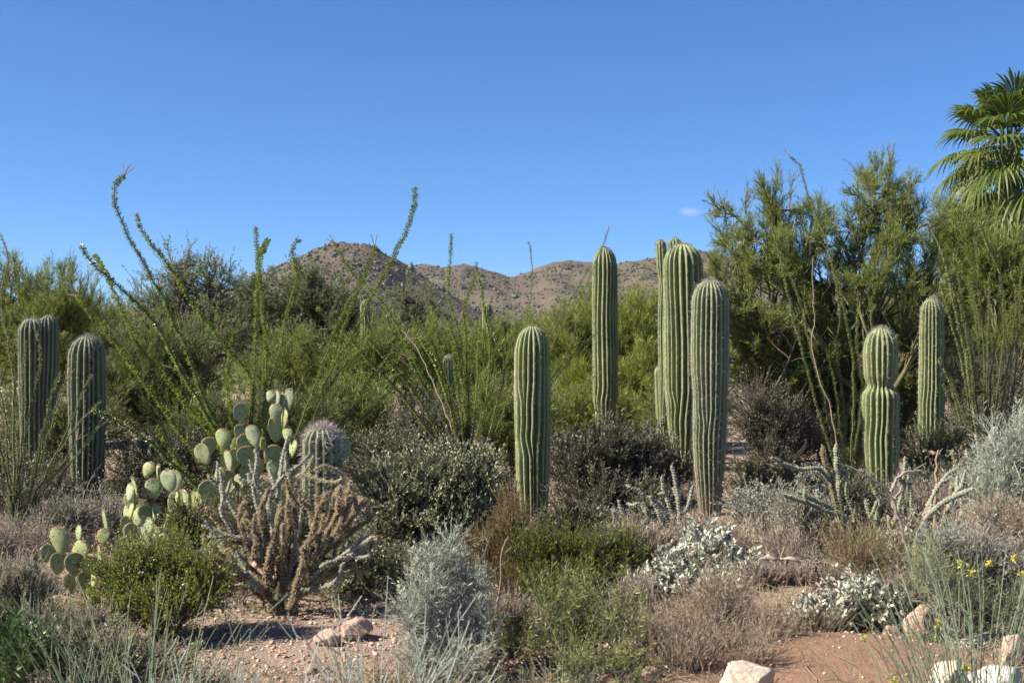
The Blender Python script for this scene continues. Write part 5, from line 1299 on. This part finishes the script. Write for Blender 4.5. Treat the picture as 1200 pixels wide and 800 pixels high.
# ---- prickly pears
def more_pads(x0, x1, y0, y1, n, sd):
    """older pads deeper in the clump"""
    r = np.random.default_rng(sd)
    return [(r.uniform(x0, x1), r.uniform(y0, y1), r.uniform(20, 28), r.uniform(16, 22), r.uniform(-60, 75), r.uniform(-30, 30), r.uniform(.12, .45), 'gggyb'[r.integers(5)]) for _ in range(n)]
prickly_pear('prickly pear with pale oval pads behind the bright green bush', 185, 9.8, [
    (198, 563, 25, 22, 20, -12, 0, 'b'), (174, 550, 17, 18, 10, 20, .1, 'y'), (180, 572, 22, 20, -10, -15, .05, 'g'), (152, 577, 20, 13, 55, 10, 0, 'b'), (153, 588, 22, 14, -20, -12, .08, 'g'), (158, 575, 30, 14, 82, 4, .02, 'g'),
    (170, 602, 20, 15, -40, -6, .1, 'g'), (183, 600, 18, 13, 35, 10, .1, 'g'), (154, 598, 18, 9, 70, -10, 0, 'g'), (147, 613, 16, 16, -60, 0, .15, 'g'), (152, 622, 18, 15, -30, 20, .05, 'g'), (173, 620, 26, 18, 30, 5, -.02, 'b'),
    (172, 636, 20, 22, 15, -20, -.1, 'b'), (197, 620, 17, 11, -25, 5, 0, 'g'), (192, 635, 20, 17, 10, 15, -.1, 'y'), (225, 632, 20, 16, 18, -10, -.1, 'y'), (207, 585, 18, 6, 80, -8, 0, 'y'), (186, 552, 15, 8, 75, 0, .15, 'g'), (238, 628, 20, 14, 45, 12, .1, 'g'),
    (158, 640, 14, 10, 20, 0, -.15, 'y')] + more_pads(140, 240, 585, 645, 16, 31), 181)
prickly_pear('tall prickly pear among the ocotillo canes above the big cholla', 310, 10.9, [
    (317, 464, 12, 11, 15, 15, 0, 'b'), (325, 467, 18, 8, 40, -6, 0, 'b'), (331, 470, 20, 8, 35, 6, .02, 'b'), (339, 468, 24, 12, 25, 8, 0, 'b'), (323, 483, 19, 17, 8, 10, -.02, 'b'), (333, 490, 22, 7, 70, 8, 0, 'y'), (337, 508, 18, 13, 30, -8, 0, 'y'),
    (324, 502, 28, 18, -50, 8, .06, 'g'), (282, 483, 21, 16, -45, -6, .1, 'g'), (297, 511, 25, 19, 15, -18, -.05, 'b'), (281, 508, 20, 12, -70, 6, .1, 'g'), (287, 520, 22, 18, -40, -20, .05, 'g'), (288, 535, 24, 20, -30, -10, 0, 'g'),
    (238, 532, 24, 20, 12, -25, .1, 'g'), (268, 540, 24, 10, 50, -6, 0, 'b'), (275, 537, 22, 14, -60, 10, .05, 'y'), (308, 520, 14, 9, 40, 0, 0, 'y'), (320, 535, 26, 24, -35, 15, .05, 'g'), (322, 550, 22, 18, -20, -10, 0, 'g'), (245, 580, 34, 24, -30, -8, .1, 'g'),
    (265, 562, 22, 20, -40, 0, .1, 'g'), (258, 555, 16, 14, 20, 40, .05, 'b'), (205, 563, 24, 20, 25, 0, .2, 'b'), (403, 525, 24, 14, -50, -6, .2, 'g'), (343, 525, 20, 9, 60, 10, 0, 'g'), (290, 555, 24, 16, -50, 12, .05, 'g'), (306, 575, 26, 20, -30, -8, .05, 'g'),
    (275, 590, 26, 22, -30, 8, .1, 'g'), (300, 600, 26, 22, -40, -8, .1, 'g')] + more_pads(240, 350, 510, 605, 26, 32), 182)
prickly_pear('low prickly pear with rusty-edged pads beside the tan rock', 95, 8.8, [
    (70, 633, 31, 26, 12, -4, 0, 'g'), (93, 648, 30, 21, 25, 28, -.05, 'y'), (87, 661, 26, 22, -55, -4, -.1, 'g'), (68, 660, 24, 20, -50, 10, .02, 'g'), (105, 664, 24, 20, -60, -18, -.05, 'g'), (122, 629, 19, 17, 8, 6, .02, 'y'), (124, 611, 26, 7, 78, 4, .06, 'g'),
    (93, 625, 18, 9, 60, -20, .1, 'g'), (55, 648, 20, 13, -60, 10, .1, 'g'), (118, 655, 32, 8, 82, 0, -.1, 'g'), (107, 697, 17, 13, 15, -8, -.25, 'y'), (110, 680, 16, 10, 60, 10, -.2, 'y'), (98, 680, 20, 20, -30, 0, -.05, 'g'), (82, 682, 20, 20, -40, 0, 0, 'g'), (105, 635, 16, 8, 50, 20, .12, 'g')], 183)

# ---- chollas
def more_stems():
    """the tangle of smaller stems between the main ones"""
    r = np.random.default_rng(77); o = []
    for i in range(22):
        a = r.uniform(-1, 1); tip = np.array([332 + 100 * a + r.normal() * 8, 600 + 55 * abs(a)**1.5 + r.uniform(-28, 30)])
        b = np.array([329 + 14 * a, 712 - r.uniform(0, 30)]); m = b + (tip - b) * .5 + np.array([12 * a, -8 + r.normal() * 6])
        y = 8.85 + r.uniform(-.25, .3)
        k = r.integers(4)
        o.append(([tuple(b), tuple(m), tuple(tip)], (8.85, y), r.uniform(.015, .022)) + ((), (), ('cholla_green', 'spine_tan'), ('cholla_pale', 'spine_pale'))[k])
    return o
cholla('cholla', 'big tangled cholla with tan and pale knobbly stems at lower left', G(326, 8.85), [
    ([(320, 722), (316, 695), (313, 668), (318, 648), (325, 622), (332, 594)], 8.75, .030),
    ([(340, 714), (346, 692), (352, 670), (357, 655), (354, 640)], 8.6, .030),
    ([(344, 705), (356, 684), (366, 664), (374, 648), (367, 622), (363, 600), (350, 586)], (8.8, 8.7), .022),
    ([(366, 662), (380, 628), (395, 600), (406, 583)], (8.75, 8.6), .026),
    ([(372, 650), (392, 640), (415, 622), (430, 611), (437, 603)], (8.8, 8.7), .022),
    ([(344, 706), (360, 685), (378, 668), (402, 654), (424, 641), (441, 631)], (8.85, 8.6), .020, 'cholla_pale', 'spine_pale'),
    ([(318, 706), (308, 692), (294, 680), (280, 668), (268, 658)], (8.8, 8.6), .026, 'cholla_pale', 'spine_pale'),
    ([(302, 690), (286, 684), (270, 687), (256, 690)], 8.65, .015, 'cholla_pale', 'spine_pale'),
    ([(318, 652), (300, 641), (285, 630), (272, 624), (256, 608), (241, 594)], (8.85, 8.8), .024),
    ([(310, 662), (296, 650), (286, 628), (281, 604), (287, 588)], (8.8, 8.7), .022),
    ([(284, 630), (266, 627), (250, 622), (237, 617)], 8.75, .014, 'cholla_pale', 'spine_pale'),
    ([(264, 626), (248, 640), (235, 645), (221, 648)], 8.75, .012, 'cholla_pale', 'spine_pale'),
    ([(322, 655), (320, 620), (316, 588), (329, 562), (346, 548), (353, 543), (363, 530)], (8.9, 9.1), .019, 'cholla_pale', 'spine_pale'),
    ([(324, 610), (328, 570), (334, 535), (340, 508)], (9, 9.1), .017, 'cholla_pale', 'spine_pale'),
    ([(312, 640), (303, 600), (297, 566), (302, 540), (299, 526)], (9, 9.1), .018, 'cholla_pale', 'spine_pale'),
    ([(318, 605), (310, 580), (298, 568), (278, 559)], (9, 9), .017, 'cholla_pale', 'spine_pale'),
    ([(300, 640), (275, 600), (262, 578), (249, 558)], (8.95, 9), .018, 'cholla_pale', 'spine_pale'),
    ([(330, 640), (340, 580), (350, 559), (370, 562), (390, 567), (404, 562), (399, 554), (384, 548), (371, 552)], (9, 8.7), .014, 'cholla_green', 'spine_tan'),
    ([(362, 640), (370, 606), (378, 588), (384, 577)], 8.7, .022),
    ([(380, 630), (389, 605), (395, 576)], 8.75, .024),
    ([(392, 628), (404, 602), (412, 578)], 8.65, .024),
    ([(400, 630), (416, 600), (428, 584)], 8.7, .020),
    ([(352, 680), (354, 655), (348, 625), (345, 600)], 8.9, .024),
    ([(326, 650), (310, 625), (304, 600), (310, 585)], 8.8, .024),
    ([(332, 645), (340, 615), (344, 590), (336, 575)], 8.9, .022),
    ([(375, 665), (395, 655), (418, 650), (430, 640)], 8.7, .016, 'cholla_pale', 'spine_pale'),
    ([(340, 690), (370, 690), (392, 682), (408, 668)], 8.7, .018, 'cholla_pale', 'spine_pale'),
    ([(305, 690), (290, 670), (288, 650), (280, 640)], 8.75, .018, 'cholla_green', 'spine_pale'),
    ([(296, 655), (300, 630), (292, 610)], 8.65, .02),
    ([(272, 625), (260, 600), (262, 580), (256, 568)], 8.8, .02, 'cholla_pale', 'spine_pale'),
    ([(360, 670), (368, 640), (380, 610), (376, 590)], 8.9, .02)] + more_stems(),
    'cholla_tan', 'spine_tan', s=191, K=7, spl=.024, joints=2, trunk=[([(329, 726), (327, 700), (330, 672), (326, 650)], 8.85, .038), ([(342, 722), (350, 696), (372, 664)], 8.85, .024), ([(318, 722), (312, 700), (318, 660)], 8.85, .024)])
cholla('cholla', 'pale grey dying cholla with drooping stems left of the corky saguaro', G(796, 10.6), [
    ([(792, 645), (786, 620), (776, 600), (764, 587), (750, 577), (734, 568)], 10.6, .016),
    ([(797, 645), (791, 615), (784, 592), (780, 580), (771, 578)], 10.5, .018),
    ([(797, 645), (797, 612), (795, 585), (792, 562), (788, 543)], 10.6, .017),
    ([(796, 602), (805, 596), (810, 582), (813, 569)], 10.6, .016),
    ([(790, 645), (772, 628), (756, 618), (740, 617), (724, 622)], 10.45, .017),
    ([(784, 640), (766, 622), (750, 611), (735, 605), (722, 599), (716, 596)], 10.5, .017),
    ([(780, 634), (766, 611), (755, 598), (750, 592)], 10.5, .017),
    ([(738, 617), (724, 618), (720, 606), (717, 597)], 10.5, .014),
    ([(787, 630), (776, 606), (768, 596)], 10.45, .018),
    ([(794, 640), (806, 626), (802, 612)], 10.5, .014),
    ([(770, 626), (756, 624), (744, 630)], 10.4, .015), ([(760, 600), (750, 590), (742, 592)], 10.5, .013), ([(782, 600), (770, 588), (762, 590)], 10.5, .013)], 'cholla_pale', 'spine_pale', s=192, K=8, spl=.02, fat=1.35)
cholla('cholla', 'sprawling green-grey cholla with arching stems below the pinched saguaro', G(1000, 10.2), [
    ([(1025, 690), (1014, 650), (1000, 618), (976, 597), (952, 582), (935, 575)], (10, 9.7), .020),
    ([(1004, 625), (986, 606), (965, 598), (945, 588), (918, 578)], (9.9, 9.6), .017),
    ([(992, 640), (984, 606), (977, 580), (971, 555), (965, 536), (963, 522)], 10.2, .020, 'cholla_tan', 'spine_tan'),
    ([(984, 610), (983, 570), (981, 545), (980, 520)], 10.3, .024),
    ([(975, 565), (958, 549), (937, 550), (915, 543), (901, 536)], (10.2, 10), .014, 'cholla_green', 'spine_pale'),
    ([(1000, 640), (1000, 605), (993, 580), (994, 562)], 10.3, .020),
    ([(1020, 660), (1025, 620), (1030, 590), (1022, 575)], 10.2, .016),
    ([(1040, 660), (1030, 625), (1020, 605), (1014, 585)], 10.1, .018),
    ([(1050, 660), (1045, 625), (1043, 605)], 10, .016),
    ([(960, 690), (945, 676), (934, 672), (907, 665)], 9.2, .016),
    ([(968, 595), (958, 590), (948, 592)], 9.8, .015),
    ([(1035, 640), (1052, 600), (1058, 560), (1060, 535)], 10.8, .020), ([(1060, 640), (1068, 590), (1066, 560)], 10.8, .018)], 'cholla_green', 'spine_pale', s=193, K=7, spl=.02, fat=1.35, joints=2)
cholla('cholla', 'thick pale cholla leaning right in front of the right-edge bush', G(1075, 9.3), [
    ([(1070, 690), (1076, 640), (1086, 612), (1100, 597), (1122, 586), (1147, 576)], (9.4, 9), .022),
    ([(1075, 660), (1078, 630), (1090, 590), (1108, 560), (1125, 548)], (9.6, 9.6), .018),
    ([(1140, 600), (1148, 550), (1157, 520), (1167, 502)], 9.9, .022),
    ([(1145, 570), (1147, 545), (1148, 524)], 9.95, .018),
    ([(1100, 640), (1112, 590), (1120, 550), (1114, 528)], 9.9, .020, 'cholla_tan', 'spine_tan'),
    ([(1125, 610), (1128, 570), (1136, 545), (1130, 535)], 9.9, .016),
    ([(1110, 600), (1122, 575), (1140, 565)], 9.2, .016)], 'cholla_pale', 'spine_pale', s=194, K=7, spl=.02, fat=1.3, joints=2)

# ---- foreground stalks
stalks('candelilla', 'clump of upright blue-green stalks in the lower right corner', 'succulent', G(1150, 5.95), 110, (.34, .24), .90, 'green_stem', 201, 'blue-green stalk clumps', r=.0031, lean=.3, curl=.25, flowers='flower', nf=2, hvar=.7, branch=1, blen=.1)
stalks('candelilla', 'clump of thin blue-green stalks in front of the bright green bush', 'succulent', G(165, 6.1), 62, (.36, .25), .74, 'green_stem', 202, 'blue-green stalk clumps', r=.0029, lean=.28, curl=.25, hvar=.7, branch=1, blen=.14)
stalks('candelilla', 'sparse blue-green stalks with yellow flowers before the red soil heap', 'succulent', G(1065, 5.9), 12, (.2, .12), .52, 'green_stem', 203, 'blue-green stalk clumps', r=.0036, lean=.45, curl=.35, flowers='flower', nf=3, hvar=.5)
stalks('candelilla', 'few thin blue-green stalks left of the stalk clump at lower left', 'succulent', G(90, 6.2), 16, (.2, .14), .5, 'green_stem', 204, 'blue-green stalk clumps', r=.0035, lean=.2, curl=.2, hvar=.5)
stalks('flower_stem', 'yellow-flowered thin weed stems above the pink rock at the right', 'wildflower', G(1085, 7.6), 10, (.12, .1), .66, 'green_stem', 205, None, r=.003, lean=.3, curl=.2, flowers='flower', nf=4, branch=1, blen=.12)
stalks('flower_stem', 'orange-yellow flowered weed stems in front of the tan right bush', 'wildflower', G(1165, 7.6), 12, (.16, .1), .72, 'green_stem', 206, None, r=.003, lean=.3, curl=.2, flowers='orange_flower', nf=3, branch=1, blen=.12)
stalks('flower_stem', 'low yellow-flowered sprigs on the near edge of the red soil', 'wildflower', G(1000, 6.1), 9, (.22, .1), .2, 'green_stem', 207, None, r=.003, lean=.8, curl=.5, flowers='flower', nf=5, branch=1, blen=.08)
stalks('pale_shrub', 'blurred pale blue-grey branching stems nearest the camera, lower left of centre', 'shrub', G(345, 4.9), 32, (.42, .2), .64, 'pale_stem', 208, 'pale near stems', r=.0028, lean=.4, curl=.25, branch=5, blen=.12, hvar=.3, wig=.06)
stalks('pale_shrub', 'taller blurred pale stem forks in front of the cholla shadow', 'shrub', G(428, 5.0), 16, (.14, .12), .84, 'pale_stem', 209, 'pale near stems', r=.0032, lean=.2, curl=.2, branch=3, blen=.14, hvar=.35, wig=.06)
stalks('pale_shrub', 'pale blue-grey sprigs along the bottom under the lower left stalks', 'shrub', G(245, 5.1), 26, (.24, .14), .58, 'pale_stem', 210, 'pale near stems', r=.0034, lean=.25, curl=.2, branch=3, blen=.1, hvar=.3, wig=.06)
stalks('grass_tuft', 'tuft of fine tan dry grass behind the tan rock at the left', 'grass tuft', G(70, 8.4), 1300, (.36, .2), .25, 'dry_grass', 211, None, r=.0019, lean=.25, curl=.35, k=5, sides=3)
stalks('grass_tuft', 'yellowish dry grass in front of the tan rock at the left', 'grass tuft', G(45, 7.6), 900, (.42, .2), .22, 'dry_grass', 212, None, r=.0018, lean=.3, curl=.4, k=5, sides=3)
stalks('grass_tuft', 'upright tan dry stems at the base of the corky saguaro', 'grass tuft', G(815, 10.9), 130, (.35, .2), .45, 'tan_twig', 213, None, r=.002, lean=.25, curl=.2, k=5, sides=3)
stalks('grass_tuft', 'brown dry stems between the two white brittlebushes', 'grass tuft', G(930, 7.9), 220, (.28, .16), .26, 'dun_twig', 214, None, r=.0016, lean=.3, curl=.3, k=5, sides=3)
stalks('grass_tuft', 'thin green-tan stems at the lower middle edge', 'grass tuft', G(640, 6.3), 90, (.4, .2), .26, 'green_stem', 215, None, r=.0016, lean=.3, curl=.35, k=5, sides=3, nl=4, leaf='weed_leaf', L=.03, W=.004)

# ---- rocks
RK = 'boulders and stones'
seed(220)
rock('rock', 73, 712, 56, 26, 8.0, 'rock_pink', 'flat-topped pinkish rock in dry grass under the low prickly pear', .2, RK)
rock('rock', 1082, 735, 62, 40, 7.75, 'rock_pink', 'peaked pink rock at the back of the red soil', .3, RK, .7)
rock('rock', 1046, 742, 26, 18, 7.65, 'rock_brown', 'small dark brown rock left of the peaked pink one', -.4, RK)
rock('rock', 1104, 742, 46, 24, 7.5, 'rock_white', 'white rock leaning against the peaked pink one', .5, RK)
rock('rock', 1184, 763, 34, 30, 6.9, 'rock_pink', 'pinkish rock behind the lower right stalks', .1, RK)
rock('rock', 1110, 795, 62, 34, 6.2, 'rock_tan', 'pale tan rock half hidden by the lower right stalks', .4, RK)
rock('rock', 1165, 795, 60, 24, 6.2, 'rock_white', 'whitish flat rock at the foot of the lower right stalks', -.2, RK)
rock('rock', 1140, 752, 34, 14, 7.3, 'rock_white', 'low pale stone right of the white leaning rock', .2, RK)
rock('rock', 874, 797, 68, 34, 6.35, 'rock_tan', 'big smooth cream rock at the bottom edge before the brown bush', .1, RK)
rock('rock', 307, 668, 34, 18, 9.3, 'rock_pink', 'pink rock seen between the big cholla stems', .3, RK)
rock('rock', 418, 738, 40, 22, 7.6, 'rock_pink', 'tan-pink stone on the gravel left of the blue-grey bush', .6, RK)
rock('rock', 385, 748, 34, 16, 7.4, 'rock_brown', 'low brownish stone on the gravel in front of the big cholla', -.3, RK)
rock('rock', 117, 622, 18, 26, 10.2, 'rock_pink', 'pink boulder behind the low prickly pear', 0, RK)
rock('rock', 718, 634, 22, 10, 10, 'rock_pink', 'small pink stone above the deep green bush', .3, RK)
rock('rock', 640, 606, 26, 12, 12.6, 'rock_pink', 'pinkish stone at the foot of the lone saguaro', .2, RK)
rock('rock', 57, 755, 14, 7, 6.9, 'rock_white', 'little pale stone beside the dark corner weeds', .2, RK)
rock('rock', 655, 745, 22, 10, 7.2, 'rock_brown', 'small brown stone under the green weeds', .2, RK)
rock('rock', 760, 790, 26, 14, 6.4, 'rock_pink', 'small pinkish stone at the bottom edge left of the cream rock', .2, RK)

# ---- a little dust in the air far away
def haze():
    m, nt = newmat('dusty_air')
    v = nt.nodes.new('ShaderNodeVolumePrincipled'); o = nt.nodes.new('ShaderNodeOutputMaterial')
    v.inputs['Color'].default_value = (.80, .86, .95, 1); v.inputs['Density'].default_value = HAZE; v.inputs['Anisotropy'].default_value = .2
    nt.links.new(v.outputs[0], o.inputs['Volume'])
    X, Y0, Y1, Z0, Z1 = 4200, -40, 3700, -6, 160
    V = np.array([(x, y, z) for x in (-X, X) for y in (Y0, Y1) for z in (Z0, Z1)], float)
    Q = np.array([(0, 1, 3, 2), (4, 6, 7, 5), (0, 4, 5, 1), (2, 3, 7, 6), (0, 2, 6, 4), (1, 5, 7, 3)])
    b = MB().add(V, Q).build('haze', m)
    b['kind'] = 'stuff'; b['label'] = 'thin dusty air between the garden and the hills'
HAZE = .00004
haze()
